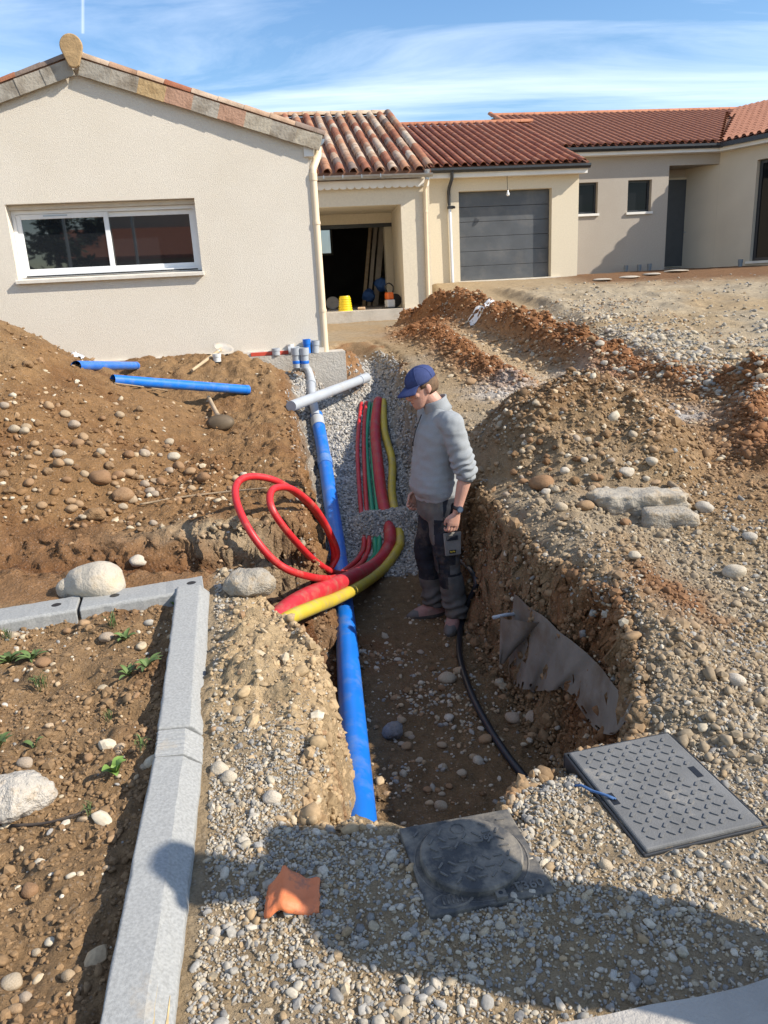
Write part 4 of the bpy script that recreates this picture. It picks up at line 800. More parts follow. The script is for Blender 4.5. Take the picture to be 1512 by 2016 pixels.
# right wing plane
Er = c0 - rn*.38
s_lim = LW+.2
k_ = -4.6
while k_ < s_lim:
    for r__ in range(15):
        n_ = r__*TRs*math.cos(anB); p2 = Er + rd*k_ + rn*n_
        if p2[1] > wE + (p2[0]-(cx-.2))*1.54 + .15: continue
        z_ = gz2+.075+SB*n_
        q = MB(); q.v = list(st_mb.v); q.f = list(st_mb.f); q.xf(slope_matrix(Vector((p2[0], p2[1], z_)), SB+.03, -th)); far_t.add(q.v, q.f)
    k_ += TW
ft = far_t.build('far_tiles', M_TILE_B, rB, True, 50); ft['kind'] = 'stuff'
sub = MB(); P0 = Er + rd*(-4.6); P1 = Er + rd*s_lim; nn_ = 6.2*math.cos(anB)
q0, q1, q2, q3 = Er+rn*.05, P1+rn*.05, P1+rn*nn_, Er+rd*(-4.2)+rn*nn_
zz0, zz1 = gz2+.04+SB*.05, gz2+.04+SB*nn_
sub.add([(*q0,zz0),(*q1,zz0),(*q2,zz1),(*q3,zz1)], [(0,1,2,3)]); sub.build('roof_deck', M_CHAN, rB)
rgb_ = barrel(.42, .115, .105, .016); rgb_.xf(Matrix.Rotation(-math.pi/2, 4, 'Z')); rgbm = rgb_.mesh('ridge_tile', M_RIDGE_B, True, 40)
xx = bx0-1.2
while xx < vx+.5: lay(rgbm, 'ridge_tile', rB, Matrix.Translation((xx, ridY_g, zB(ridY_g)+.03)) @ Matrix.Rotation(R(-1), 4, 'Y')); xx += .38
xx = vx
while xx < cx+4.2: lay(rgbm, 'ridge_tile', rB, Matrix.Translation((xx, ridY_w, zW(ridY_w)+.03)) @ Matrix.Rotation(R(-1), 4, 'Y')); xx += .38
vb = barrel(.46, .1, .09, .016).mesh('verge_cover_tile', M_RIDGE_B, True, 40)
for r__ in range(9):
    s_ = r__*.4; yv = ridY_g-.4+s_*math.cos(anB)
    if yv < ridY_w: lay(vb, 'verge_tile', rB, slope_matrix(Vector((vx, yv, zW(yv)+.06)), SB+.03))
MB().box((vx-.02, ridY_g-.3, zW(ridY_g)-.2), (vx+.02, ridY_g+.1, zW(ridY_g)+.05)).build('verge_board', M_CHAN, rB)
# downpipe of the garage, its concrete block, bulb on a wire
bx_, bz_ = FB.hit(886, 350, -.1)
blk_z = FB.hit(888, 560, -.06)[1]
MB().tube([(bx_,EY-.02,gutz-.03),(bx_,EY+.02,gutz-.2),(bx_-.03,-.12,gutz-.36),(bx_-.035,-.06,gutz-.45),(bx_-.03,-.06,gutz-.78)], .042, 10).build('upper_downpipe', M_ANTH, hB, True, 50)
MB().tube([(bx_-.02,-.06,gutz-.80),(bx_+.012,-.06,blk_z+.02)], .038, 10).build('lower_downpipe', mat('white_pvc', (.66,.69,.74), .4, .04, 5), hB, True, 50)
MB().box((bx_-.07,-.12,gutz-.86),(bx_+.07,-.02,gutz-.79)).tube([(bx_+.06,-.1,gutz-.83),(bx_+.1,-.13,gutz-.83)], .03, 8).build('pipe_diverter', M_BLACK, hB)
o = MB().box((bx_-.14,-.3,blk_z-.32),(bx_+.16,-.005,blk_z)).build('drain_block', mat('grey_block', (.36,.35,.31), .95, .12, 6, .4, 60), hB); bevel(o, .01)
lx, lz = FB.hit(1000, 382, -.15)
lb_ = MB().tube([(lx-.02,-.15,fz-.02),(lx-.01,-.15,lz+.12),(lx,-.15,lz+.06)], .006, 6).build('lamp_cable', M_BLACK, hB)
MB().lathe([(0,-.05),(.03,-.042),(.042,-.01),(.032,.03),(.018,.055),(.018,.09),(0,.092)], 12, (lx,-.15,lz)).build('light_bulb', mat('opal_glass', (.8,.8,.78), .25), lb_, True)
# ================================================================ KERBS, COVERS, PAVEMENT
M_KERB = mat('kerb_concrete', (.285,.283,.268), .92, .18, 110, .35, 260, dirt=(.40,.31,.2), dscale=2.6, dlo=.62, dhi=.78)
def ydir(p, q): d = (Vector(q)-Vector(p)); d.z = 0; return d.normalized()
def kerb_block(p0, p1, prof, name, label, group, sub=26):
    """block between two ground points; profile (u across to the left, z)"""
    p0, p1 = Vector(p0), Vector(p1); t_ = (p1-p0).normalized(); s_ = Vector((-t_.y, t_.x, 0)).normalized(); mb = MB(); n = len(prof)
    for i in range(sub+1):
        c = p0.lerp(p1, i/sub)
        for u, z in prof: mb.v.append(tuple(c + s_*(u+random.gauss(0,.0016)) + Vector((0, 0, z+random.gauss(0,.0012)))))
    for i in range(sub):
        for j in range(n): mb.f.append((i*n+j, (i+1)*n+j, (i+1)*n+(j+1) % n, i*n+(j+1) % n))
    mb.f.append(tuple(range(n))[::-1]); mb.f.append(tuple(sub*n+j for j in range(n)))
    bm = bmesh.new(); me = mb.mesh(name, M_KERB); bm.from_mesh(me); bmesh.ops.recalc_face_normals(bm, faces=bm.faces); bm.to_mesh(me); bm.free()
    o = link(name, me); bevel(o, .009, 3); return tag(o, label, 'kerb', group)
def CL(y): return np.interp(y, [.5,1.0,2.0,3.72,4.0], [-.42,-.47,-.63,-.93,-.97])
def kp(y, dz=0): return (CL(y), y, float(base(np.array([CL(y)]), np.array([y]))[0])+dz)
PR = [(0,-.2),(0,.01),(.028,.04),(.042,.055),(.155,.06),(.16,.05),(.16,-.2)]
PR2 = [(0,-.2),(0,.008),(.035,.035),(.058,.052),(.155,.058),(.16,.048),(.16,-.2)]
kerb_block(kp(2.50), kp(3.66), PR, 'kerb_stone', 'grey concrete kerb block farthest along the bed, next to the crumbling bank', 'kerb blocks along the soil bed')
kerb_block(kp(2.345), kp(2.492), PR2, 'kerb_stone', 'short stub of grey kerb between two longer kerb blocks', 'kerb blocks along the soil bed')
kerb_block(kp(.55), kp(2.337), PR2, 'kerb_stone', 'long grey kerb block nearest the viewer with ochre clay smears', 'kerb blocks along the soil bed')
# ochre smears of dried clay along the chamfer edge of the nearest block
M_CLAY = mat('dried_clay', (.44,.33,.17), .95, .2, 30)
_kn = [o for o in C.objects if o.name.startswith('kerb_stone')][-1]
for u0, y0_, y1_, w_ in ((.060,1.62,1.86,.010),(.062,1.02,1.52,.016),(.030,1.0,1.42,.012),(.045,.75,1.0,.02)):
    mb = MB(); nS = 14
    for i in range(nS+1):
        y_ = y0_+(y1_-y0_)*i/nS; k0 = Vector(kp(y_)); wv = w_*(.35+.65*abs(math.sin(i*1.3+u0*90)))*math.sin(math.pi*(i+.4)/(nS+.8))
        for uu in (u0-wv/2, u0+wv/2): mb.v.append((k0.x-uu*.99, k0.y-uu*.12, k0.z + float(np.interp(uu, [q_[0] for q_ in PR2[1:5]], [q_[1] for q_ in PR2[1:5]])) + .0022))
    for i in range(nS): mb.f.append((2*i, 2*i+1, 2*i+3, 2*i+2))
    mb.build('clay_smear', M_CLAY, _kn)
PRB = [(0,-.2),(0,.05),(.012,.06),(.2,.055),(.21,.045),(.21,-.2)]
def bk(x): return (x, 3.60+(x+1.0)*.262, float(base(np.array([x]), np.array([3.6+(x+1)*.262]))[0])-.01)
def back_kerb(x0, x1, holes, label):
    o = kerb_block(bk(x0), bk(x1), PRB, 'kerb_stone', label, 'kerb blocks laid behind the soil bed', 16)
    for h in holes:
        c = Vector(bk(h)) + Vector((-.03, .11, .0585)); q = MB().lathe([(.0,.0),(.022,.0),(.024,-.001)], 14, c).build('hole', M_BLACK, o); q.scale = (1, 1, 1)
back_kerb(-1.515, -.935, (-1.36, -.99), 'rough grey kerb block with two holes meeting the long kerb at the corner')
back_kerb(-2.12, -1.53, (-1.99, -1.63), 'rough grey kerb block with two holes in front of the big pale boulder')
back_kerb(-2.75, -2.135, (-2.62, -2.22), 'rough grey kerb block at the left edge of the picture')
# pavement strip underfoot
pv = MB(); a_ = atZ(1100, 2020, .015); b_ = atZ(1512, 1928, .02)
dxy = np.array([b_[0]-a_[0], b_[1]-a_[1]]); dxy /= np.hypot(*dxy)
q0 = np.array([a_[0], a_[1]]) - dxy*.0; q1 = q0 + dxy*4.5; nv = np.array([dxy[1], -dxy[0]])
npv = 40; pts = [q0 + dxy*4.5*i/npv + nv*(.006*math.sin(i*2.1)+random.uniform(-.006,.006)) for i in range(npv+1)]
poly = [tuple(p) for p in pts] + [tuple(q1+nv*.9), tuple(q0+nv*.9 - dxy*.3)]
pv.prism(poly, -.06, .018, 'z'); bm = bmesh.new(); me = pv.mesh('pavement', mat('pavement_concrete', (.36,.33,.29), .95, .15, 4, .5, 60, dirt=(.30,.22,.15), dscale=7, dlo=.55, dhi=.75)); bm.from_mesh(me); bmesh.ops.recalc_face_normals(bm, faces=bm.faces); bm.to_mesh(me); bm.free()
o = link('pavement', me); tag(o, kind='structure')
# ---- rectangular tread-plate cover
M_PLATE = mat('grey_cast_plate', (.155,.153,.148), .7, .18, 7, .25, 120, metal=.0, spec=.2, dirt=(.36,.31,.24), dscale=6, dlo=.58, dhi=.78)
M_PLATE2 = mat('black_cast_frame', (.02,.021,.023), .5, .2, 6)
q = [np.array(p) for p in ((.595,2.325),(1.0,2.415),(1.095,1.905),(.69,1.815))]
cc = sum(q)/4; ux = (q[1]-q[0]); uy = (q[0]-q[3]); W_, D_ = np.hypot(*ux), np.hypot(*uy); rz = math.atan2(ux[1], ux[0])
cz = .012
cv = empty('access_cover', (cc[0], cc[1], cz), rz, 'rectangular grey tread-plate access cover with blue string at the trench rim', 'manhole cover')
cv.rotation_euler = (R(.8), R(-.6), rz)
fr_ = MB(); w2, d2 = W_/2, D_/2
frame_ = [((-w2,-d2),(w2,-d2+.010)),((-w2,d2-.010),(w2,d2)),((-w2,-d2+.010),(-w2+.010,d2-.010)),((w2-.010,-d2+.010),(w2,d2-.010))]
for (x0_, y0_), (x1_, y1_) in frame_: fr_.box((x0_,y0_,-.07),(x1_,y1_,0))
bevel(fr_.build('frame', M_PLATE2, cv), .004)
pl_ = MB(); 
kx = .012
slots = [(-w2+.035, -.02, .02, .045), (w2-.055, .02, .02, .045)]
pl_.box((-w2+.013,-d2+.013,-.02),(w2-.013,d2-.013,.008)); po_ = bevel(pl_.build('plate', M_PLATE, cv), .006, 2)
lug = MB().prism([(.005*math.cos(a_)+ (.0075 if math.cos(a_) > 0 else -.0075), .0046*math.sin(a_)) for a_ in np.linspace(0, 2*math.pi, 12, endpoint=False)], 0, .0045, 'z').mesh('tread_lug', M_PLATE)
nx_, ny_ = 10, 13
for i in range(nx_):
    for j in range(ny_):
        x_ = -w2+.055+(W_-.11)*i/(nx_-1); y_ = -d2+.05+(D_-.10)*j/(ny_-1)
        if any(abs(x_-s_[0]) < .045 and abs(y_-s_[1]) < .045 for s_ in slots): continue
        o = link('tread_lug', lug, po_); o.location = (x_, y_, .0078); o.rotation_euler = (0, 0, R(45 if (i+j) % 2 else -45)-rz*.3)
for sx, sy, sw, sh in slots: MB().box((sx-.011,sy-.028,.0075),(sx+.011,sy+.028,.0092)).build('key_slot', M_BLACK, po_)
rp_ = [(slots[0][0], -.025, .012),(slots[0][0]-.015,-.01,.016),(slots[0][0]-.03,.015,.012),(slots[0][0]-.045,.04,.006),(slots[0][0]-.06,.075,.004),(slots[0][0]-.075,.09,-.004)]
MB().tube(rp_, .0045, 6).tube([(x_+.006,y_-.004,z_+.001) for x_, y_, z_ in rp_[:5]], .003, 6).build('blue_string', mat('blue_string', (.05,.12,.27), .8), cv, True)
# ---- round lid in a square frame
M_IRON = mat('cast_iron', (.07,.069,.068), .78, .3, 10, .25, 110, spec=.2, dirt=(.26,.225,.175), dscale=13, dlo=.42, dhi=.72)
q = [np.array(p) for p in ((-.005,1.985),(.345,2.055),(.415,1.695),(.065,1.635))]
cc = sum(q)/4; ux = q[1]-q[0]; W_ = (np.hypot(*(q[1]-q[0]))+np.hypot(*(q[2]-q[3])))/2; D_ = (np.hypot(*(q[0]-q[3]))+np.hypot(*(q[1]-q[2])))/2; rz = math.atan2(ux[1], ux[0])
mh = empty('round_manhole', (cc[0], cc[1], .006), rz, 'round black cast-iron lid in a square frame half buried in gravel', 'manhole cover'); mh.rotation_euler = (R(-.8), R(.6), rz)
w2, d2 = W_/2, D_/2
fo = bevel(MB().box((-w2,-d2,-.05),(w2,d2,.004)).build('frame', M_IRON, mh), .004)
rl = .150; lc = (-.005, -.004)
lo = MB().lathe([(0,.024),(rl-.005,.024),(rl,.018),(rl,-.01),(rl-.004,-.012)], 48, (lc[0], lc[1], .004)).build('lid', M_IRON, mh, True, 35)
MB().lathe([(rl+.004,.0),(rl+.014,.006),(rl+.018,.0045)], 48, (lc[0], lc[1], .0)).build('lid_seat', M_IRON, fo, True, 35)
M_IRON_L = mat('worn_iron_edge', (.13,.12,.105), .7, .3, 20)
bar = MB().box((-.0125,-.0026,0),(.0125,.0026,.0045)).mesh('raised_bar', M_IRON_L)
random.seed(3)
for i in range(-4, 5):
    for j in range(-4, 5):
        x_ = lc[0]+i*.034; y_ = lc[1]+j*.034
        if math.hypot(x_-lc[0], y_-lc[1]) > rl-.022 or (abs(i) <= 1 and j == 3) or (j == 0 and abs(i) < 3): continue
        o = link('raised_bar', bar, lo); o.location = (x_, y_,   .0278); o.rotation_euler = (0, 0, R((0, 50, -50)[(i+2*j) % 3]+random.uniform(-4,4)))
for i in range(-5, 6):
    for j in range(-5, 6):
        x_ = i*.034; y_ = j*.034
        if math.hypot(x_-lc[0], y_-lc[1]) < rl+.028 or abs(x_) > w2-.018 or abs(y_) > d2-.018 or (j <= -4 and (i > 1 or i < -1)): continue
        o = link('raised_bar', bar, fo); o.location = (x_, y_, .0038); o.rotation_euler = (0, 0, R((0, 50, -50)[(i+2*j) % 3]+random.uniform(-4,4)))
def text_mesh(body, size, depth, m_, font_bold=False):
    cu = bpy.data.curves.new('lettering', 'FONT'); cu.body = body; cu.size = size; cu.extrude = depth; cu.resolution_u = 3; cu.align_x = 'CENTER'; cu.align_y = 'CENTER'; cu.offset = size*.015
    ob = bpy.data.objects.new('lettering', cu); C.objects.link(ob); dg = bpy.context.evaluated_depsgraph_get(); me = bpy.data.meshes.new_from_object(ob.evaluated_get(dg)); bpy.data.objects.remove(ob); bpy.data.curves.remove(cu)
    me.materials.clear(); me.materials.append(m_); return me
o = link('lettering', text_mesh('T360', .044, .0032, M_IRON_L), fo); o.location = (w2-.065, -d2+.035, .0055)
o = link('emblem', MB().lathe([(.042,.0),(.045,.003),(.049,.003),(.052,0)], 28).mesh('emblem', M_IRON, True, 40), fo); o.location = (-w2+.075, -d2+.04, .0042); o.scale = (1.15, .55, 1)
for k in range(5):
    q_ = MB().box((-.002,-.014,0),(.002,.014,.003)).build('emblem_bar', M_IRON, fo); q_.location = (-w2+.048+.013*k, -d2+.04, .0042)
o = link('hexagon_mark', MB().lathe([(.019,0),(.02,.002),(.023,.002),(.024,0)], 8).mesh('hexagon_mark', M_IRON), lo); o.location = (lc[0]-.01, lc[1]+.105, .0282)
o = link('lettering', text_mesh('360', .03, .002, M_IRON_L), lo); o.location = (lc[0]+.06, lc[1]+.045, .029)
MB().box((-.013,-rl-.03,.0),(.017,-rl+.004,.012)).xf(Matrix.Translation((lc[0]+.03, lc[1]+.006, .004))).build('hinge_tab', M_IRON, mh)
MB().lathe([(0,.0),(.006,0),(.0065,-.001)], 10, (lc[0]+.032, lc[1]-rl-.008, .0172)).build('hinge_hole', M_BLACK, mh)
random.seed(21)
# ================================================================ PIPES AND CONDUITS
def crom(P, step=.05):
    P = [Vector(p) for p in P]; Q = [P[0]*2-P[1]] + P + [P[-1]*2-P[-2]]; out_ = []
    for i in range(1, len(Q)-2):
        p0, p1, p2, p3 = Q[i-1:i+3]; n = max(2, int((p2-p1).length/step))
        for k in range(n):
            t_ = k/n; out_.append(.5*((2*p1) + (p2-p0)*t_ + (2*p0-5*p1+4*p2-p3)*t_*t_ + (3*p1-p0-3*p2+p3)*t_**3))
    return out_ + [P[-1]]
M_BLUE = mat('blue_pvc', (.008,.145,.56), .36, .08, 4, dirt=(.13,.21,.42), dscale=7, dlo=.5, dhi=.8)
M_BLUED = mat('dusty_blue_pvc', (.06,.19,.52), .5, .1, 4, dirt=(.28,.33,.42), dscale=4, dlo=.4, dhi=.75)
M_GREY = mat('grey_pvc', (.38,.40,.42), .4, .06, 5, dirt=(.36,.33,.28), dscale=6, dlo=.55, dhi=.8)
M_RED = mat('red_conduit', (.50,.018,.022), .45, .1, 6, dirt=(.38,.12,.085), dscale=11, dlo=.5, dhi=.8)
M_REDS = mat('red_sleeve', (.46,.022,.032), .5, .1, 6, dirt=(.34,.12,.085), dscale=11, dlo=.48, dhi=.75)
M_GREEN = mat('green_conduit', (.01,.24,.115), .45, .07, 6)
M_YELL = mat('yellow_conduit', (.50,.37,.035), .5, .1, 6, dirt=(.38,.29,.13), dscale=11, dlo=.48, dhi=.75)
M_HOSE = mat('black_hose', (.012,.014,.018), .38, .1, 6)
def FP(px, py, dz, y0=2.6): return G(px, py, y0, 24, dz)
rb_ = .073
pp = [FP(707,1592,rb_), FP(691,1380,rb_), FP(677,1200,rb_), FP(664,1080,rb_,4.5), FP(650,980,rb_,5), FP(636,890,rb_,5), FP(623,818,rb_,6)]
pp[3].z += .02
pp = [pp[0]*2-pp[1]] + pp; pp[0] = pp[1] + (pp[1]-pp[2]).normalized()*.75
path = crom(pp, .08)
bp_o = MB().tube(path, rb_, 26).build('drain_pipe', M_BLUE, None, True, 50); tag(bp_o, 'thick bright blue drain pipe running the length of the trench', 'pipe')
k_ = len(path)-14; MB().tube(path[k_:k_+3], rb_+.008, 26).build('pipe_socket', M_BLUED, bp_o, True, 50)
MB().tube(path[-4:-1], rb_+.006, 26).build('pipe_end_collar', M_GREY, bp_o, True, 50)
e_ = path[-1]
# grey elbow pipe from the house down to the blue pipe
g1 = [Vector(e_)-Vector((0,.08,0)), FP(614,778,.06,7), FP(612,748,.06,7), FP(604,733,.06,7), FP(590,724,.06,7)]
g1p = crom(g1, .05); gp_o = MB().tube(g1p, .052, 18).build('elbow_pipe', M_GREY, None, True, 50); tag(gp_o, 'grey elbowed pipe joining the blue drain below the house corner', 'pipe')
MB().tube(g1p[-9:-6], .06, 18).build('pipe_socket', M_GREY, gp_o, True, 50)
a_ = FP(573,800,.055,7); b_ = FP(722,762,.055,7); b_.z = max(b_.z, a_.z)
cp_ = MB().tube([a_, a_.lerp(b_,.5), a_.lerp(b_,.9)], .056, 18).tube([a_.lerp(b_,.88), b_], .063, 18).build('cross_pipe', M_GREY, None, True, 50); tag(cp_, 'straight grey pipe lying across the gravel bed of the trench', 'pipe')
M_BAND = mat('blue_band', (.01,.15,.6), .4)
for px_, lab in ((585, 'left of two upright grey pipe stubs with blue bands before the plinth'), (601, 'right of two upright grey pipe stubs with blue bands before the plinth')):
    f_ = atY(px_, 724, 9.45); hh = .24
    o = MB().lathe([(.05,0),(.05,hh-.09),(.06,hh-.085),(.06,hh),(.052,hh),(.052,hh-.1),(0,hh-.1)], 18, f_).build('pipe_stub', M_GREY, None, True, 40); tag(o, lab, 'pipe', 'upright stubs at the house corner')
    MB().lathe([(.0505,.05),(.0515,.052),(.0515,.085),(.0505,.087)], 18, f_).build('band', M_BAND, o, True, 40)
# conduits
def conduit(path, r_, name, m_, label, pitch=.0, amp=.0, seg=10, group='conduits in the trench'):
    if pitch:
        p = crom(path, pitch/2); rr = [r_*(1+amp*(1 if k % 2 else -1)) for k in range(len(p))]
    else: p = crom(path, .04); rr = r_
    o = MB().tube(p, rr, seg).build(name, m_, None, True); return tag(o, label, 'conduit', group)
def up_(L_, dz, y0=6.6):
    P = [FP(x_, y_, dz, y0) for x_, y_ in L_]; e = P[0]*2-P[1]; e.z = P[0].z-.16; return [P[0] + (P[0]-P[1]).normalized()*.35 + Vector((0,0,-.16))] + P
def ex(L_): return [Vector(atY(*q_)) for q_ in L_]
def low(L_, dz): return [FP(x_, y_, dz, 5.6) for x_, y_ in L_]
conduit(up_([(744,793),(739,850),(745,920),(753,985)], .055) + low([(768,1050)], .03) + low([(764,1080),(742,1110)], .055) + ex([(702,1133,5.4),(652,1154,4.8),(600,1177,4.25)]) + [Vector((-.60,3.92,-.10)), Vector((-.72,3.62,-.14))], .056, 'thick_conduit', M_REDS, 'thick ribbed red conduit curving left over the blue pipe', .026, .045, 14)
conduit(up_([(755,797),(757,850),(772,910),(772,975)], .042) + low([(787,1058)], .03) + low([(781,1085),(755,1120)], .042) + ex([(708,1154,5.25),(658,1180,4.65),(614,1197,4.1)]) + [Vector((-.58,3.78,-.09)), Vector((-.68,3.5,-.12))], .041, 'yellow_conduit', M_YELL, 'ribbed yellow conduit curving left beside the thick red one', .022, .045, 12)
conduit(up_([(711,797),(706,850),(704,900),(710,995)], .026) + low([(717,1066)], .015) + [*low([(707,1098)], .03)] + ex([(680,1122,5.75),(655,1138,4.95),(600,1133,4.32),(545,1108,4.16),(495,1050,4.15),(466,988,4.3),(468,950,4.45),(500,938,4.6),(550,950,4.75),(605,990,5.0),(645,1045,5.08),(657,1085,5.12),(656,1108,5.14)]), .022, 'thin_red_conduit', M_RED, 'thin red conduit whose loose end makes the larger loop on the bank', .014, .035, 12)
conduit(up_([(721,797),(717,850),(717,900),(721,990)], .026) + low([(727,1066)], .015) + [*low([(718,1100)], .03)] + ex([(692,1124,5.7),(662,1128,5.2),(622,1106,4.75),(577,1060,4.42),(541,1012,4.35),(531,980,4.42),(542,961,4.55),(577,964,4.72),(620,1000,4.9),(650,1050,5.05),(664,1090,5.12),(652,1118,5.1)]), .022, 'thin_red_conduit', M_RED, 'thin red conduit whose loose end makes the smaller loop', .014, .035, 12)
conduit(up_([(727,800),(722,870),(725,930),(731,988)], .024) + low([(738,1066)], .015) + low([(735,1098)], .026) + [Vector(atZ(700,1128,-.60)), Vector(atZ(655,1146,-.62))], .023, 'green_conduit', M_GREEN, 'left of the two thin green conduits between red ones', .014, .035, 10)
conduit(up_([(734,802),(732,870),(735,930),(741,985)], .024) + low([(747,1066)], .015) + low([(740,1100)], .026) + [Vector(atZ(712,1124,-.60))], .023, 'green_conduit', M_GREEN, 'right of the two thin green conduits, next to the thick red one', .014, .035, 10)
conduit(up_([(759,800),(768,860),(778,920),(790,978)], .012) + [FP(800,1010,-.05,6)], .010, 'black_cable', M_HOSE, 'thin black cable at the foot of the right trench wall', 0, 0, 8)
hz = [FP(905,1105,.022,3.5), FP(928,1128,.022,3.5), FP(938,1152,.022,3.5), FP(925,1182,.022), FP(909,1228,.022), FP(905,1290,.022), FP(926,1362,.022), FP(962,1432,.022), FP(1000,1490,.022), FP(1022,1518,.024)]
hz.append(hz[-1]*2-hz[-2]); conduit(hz, .020, 'black_hose', M_HOSE, 'black water hose curving along the trench floor past the boots', 0, 0, 12)
for a_, b_, r_, lab in (((150,722),(268,722),.044,'shorter blue pipe lying nearest the house wall on the bench'), ((222,748),(488,768),.047,'longer blue pipe lying on the earth bench beside the shovel handle')):
    p0, p1 = FP(*a_, r_*.3, 5), FP(*b_, r_*.75, 5); o = MB().tube([p0, p0.lerp(p1,.5), p1], r_, 18, False).tube([p1, p1.lerp(p0,.12)], r_*.9, 18).build('blue_pipe', M_BLUE, None, True, 50); tag(o, lab, 'pipe', 'blue pipes lying on the bench')
    MB().tube([p1.lerp(p0,.0), p1.lerp(p0,.03)], r_*1.06, 18, False).build('pipe_rim', M_BLUE, o, True, 50)
# ================================================================ STONES
from mathutils import noise as mnoise
M_COB = ramp_mat('cobble_stone', [(.33,.22,.125),(.28,.17,.09),(.35,.26,.165),(.25,.145,.075),(.38,.31,.22),(.31,.20,.11),(.34,.27,.2)], .85, .5, 5, (.75,.7,.64), .006)
M_PALE = ramp_mat('pale_stone', [(.44,.38,.29),(.41,.365,.30),(.47,.41,.33)], .88, .5, 5, (.8,.74,.66), .006)
M_LIME = mat('limestone', (.44,.385,.305), .92, .12, 2, .8, 7, dirt=(.44,.34,.22), dscale=2, dlo=.5, dhi=.75, bdist=.012)
M_CHUNK = mat('broken_concrete', (.34,.30,.24), .95, .18, 3, 1, 9, dirt=(.34,.25,.15), dscale=2.5, dlo=.48, dhi=.7, bdist=.015)
M_CLODM = ramp_mat('earth_clod', [(.28,.17,.085),(.24,.135,.065),(.31,.20,.11)], .98, .8, 7, None, .015)
def rock_mesh(name, m_, seed, rough=.25, freq=1.1, sub=3, fine=.0, ff=4.0, flat=None, cube=0.0, ani=None):
    bm = bmesh.new(); bmesh.ops.create_icosphere(bm, subdivisions=sub, radius=1)
    if cube:
        for v in bm.verts: k_ = 1/max(abs(v.co.x), abs(v.co.y), abs(v.co.z)); v.co *= 1+(k_-1)*cube
    if ani:
        for v in bm.verts: v.co = Vector((v.co.x*ani[0], v.co.y*ani[1], v.co.z*ani[2]))
    off = Vector((seed*7.13, seed*3.7, seed*1.9))
    for v in bm.verts:
        d = mnoise.noise(v.co*freq+off)*rough + (mnoise.fractal(v.co*ff+off, 1.0, 2.0, 4)*fine if fine else 0); v.co *= 1+d
        if flat: v.co.z = max(v.co.z, -flat)
    me = bpy.data.meshes.new(name); bm.to_mesh(me); bm.free(); me.materials.append(m_); me.polygons.foreach_set('use_smooth', [True]*len(me.polygons)); return me
COBS = [rock_mesh('cobble', M_COB, k, .22, 1.0) for k in range(6)]; PALES = [rock_mesh('pale_cobble', M_PALE, 10+k, .28, 1.0) for k in range(4)]; CLODS = [rock_mesh('clod', M_CLODM, 20+k, .4, 1.4, 3, .12, 3) for k in range(3)]
def stone(px, py, w_px, kind, label, group=None, asp=.68, name='cobble', sink=.28, y0=1.0):
    """stone whose foot is at a photo pixel and whose width spans w_px there"""
    p = G(px, py, y0); dist = (Vector(p)-Vector((0,0,EYE))).dot(Vector(FW)); r_ = w_px/2*dist/FPX
    me = random.choice({'c': COBS, 'p': PALES, 'd': CLODS}[kind]); o = link(name, me)
    o.scale = (r_*random.uniform(.95,1.05), r_*random.uniform(.75,1.0), r_*asp); o.location = (p.x, p.y, p.z + r_*asp*(1-2*sink)); o.rotation_euler = (random.uniform(-.2,.2), random.uniform(-.2,.2), random.uniform(-.5,.5)); 
    return tag(o, label, 'stone', group)
def big_rock(px, py, w_px, h_px, m_, seed, label, cat, rough, fine, rz_=0, ysc=.7, name='boulder', sub=4, freq=1.0, y0=1.0, sink=.25, flat=None, tilt=0, cube=0.0):
    p = G(px, py, y0); dist = (Vector(p)-Vector((0,0,EYE))).dot(Vector(FW)); r_ = w_px/2*dist/FPX; h_ = h_px/2*dist/FPX
    ani_ = (1, ysc, h_/r_); o = link(name, rock_mesh(name, m_, seed, rough, freq, sub, fine, 3.5, flat, cube, ani_)); o.scale = (r_, r_, r_); o.location = (p.x, p.y, p.z+h_*(1-2*sink)); o.rotation_euler = (0, tilt, rz_); return tag(o, label, cat)
big_rock(192, 1168, 118, 76, M_LIME, 3, 'big pale limestone boulder behind the rear kerb', 'boulder', .30, .03, .1, .7)
big_rock(140, 1172, 50, 50, M_LIME, 5, 'smaller pale lobe of rock leaning on the big boulder', 'boulder', .25, .03, .1, .8)
big_rock(38, 1590, 128, 88, mat('white_rubble', (.50,.45,.38), .95, .15, 3, 1.0, 8, dirt=(.47,.37,.26), dscale=2.5, bdist=.02), 8, 'rough whitish lump of rubble on the soil bed', 'boulder', .35, .10, .3, .9, sub=5)
big_rock(1256, 1004, 178, 46, M_CHUNK, 12, 'long broken concrete slab lying at the foot of the mound', 'concrete chunk', .16, .16, -.12, .45, name='concrete_chunk', sub=5, freq=1.6, cube=.75, sink=.15)
big_rock(1312, 1032, 100, 40, M_CHUNK, 15, 'smaller grey concrete chunk under the long broken slab', 'concrete chunk', .30, .10, -.2, .6, name='concrete_chunk', sub=4, cube=.6, sink=.2)
big_rock(490, 1165, 92, 62, M_CHUNK, 18, 'knobbly pale conglomerate lump at the end of the kerb', 'boulder', .35, .12, .2, .8, sub=4)
big_rock(775, 1446, 42, 34, mat('dark_stone', (.22,.21,.20), .95, .2, 3, .9, 8, bdist=.015), 22, 'dark grey pitted stone on the trench floor beside the blue pipe', 'stone', .3, .1, 0, .9, name='dark_stone', y0=2.6)
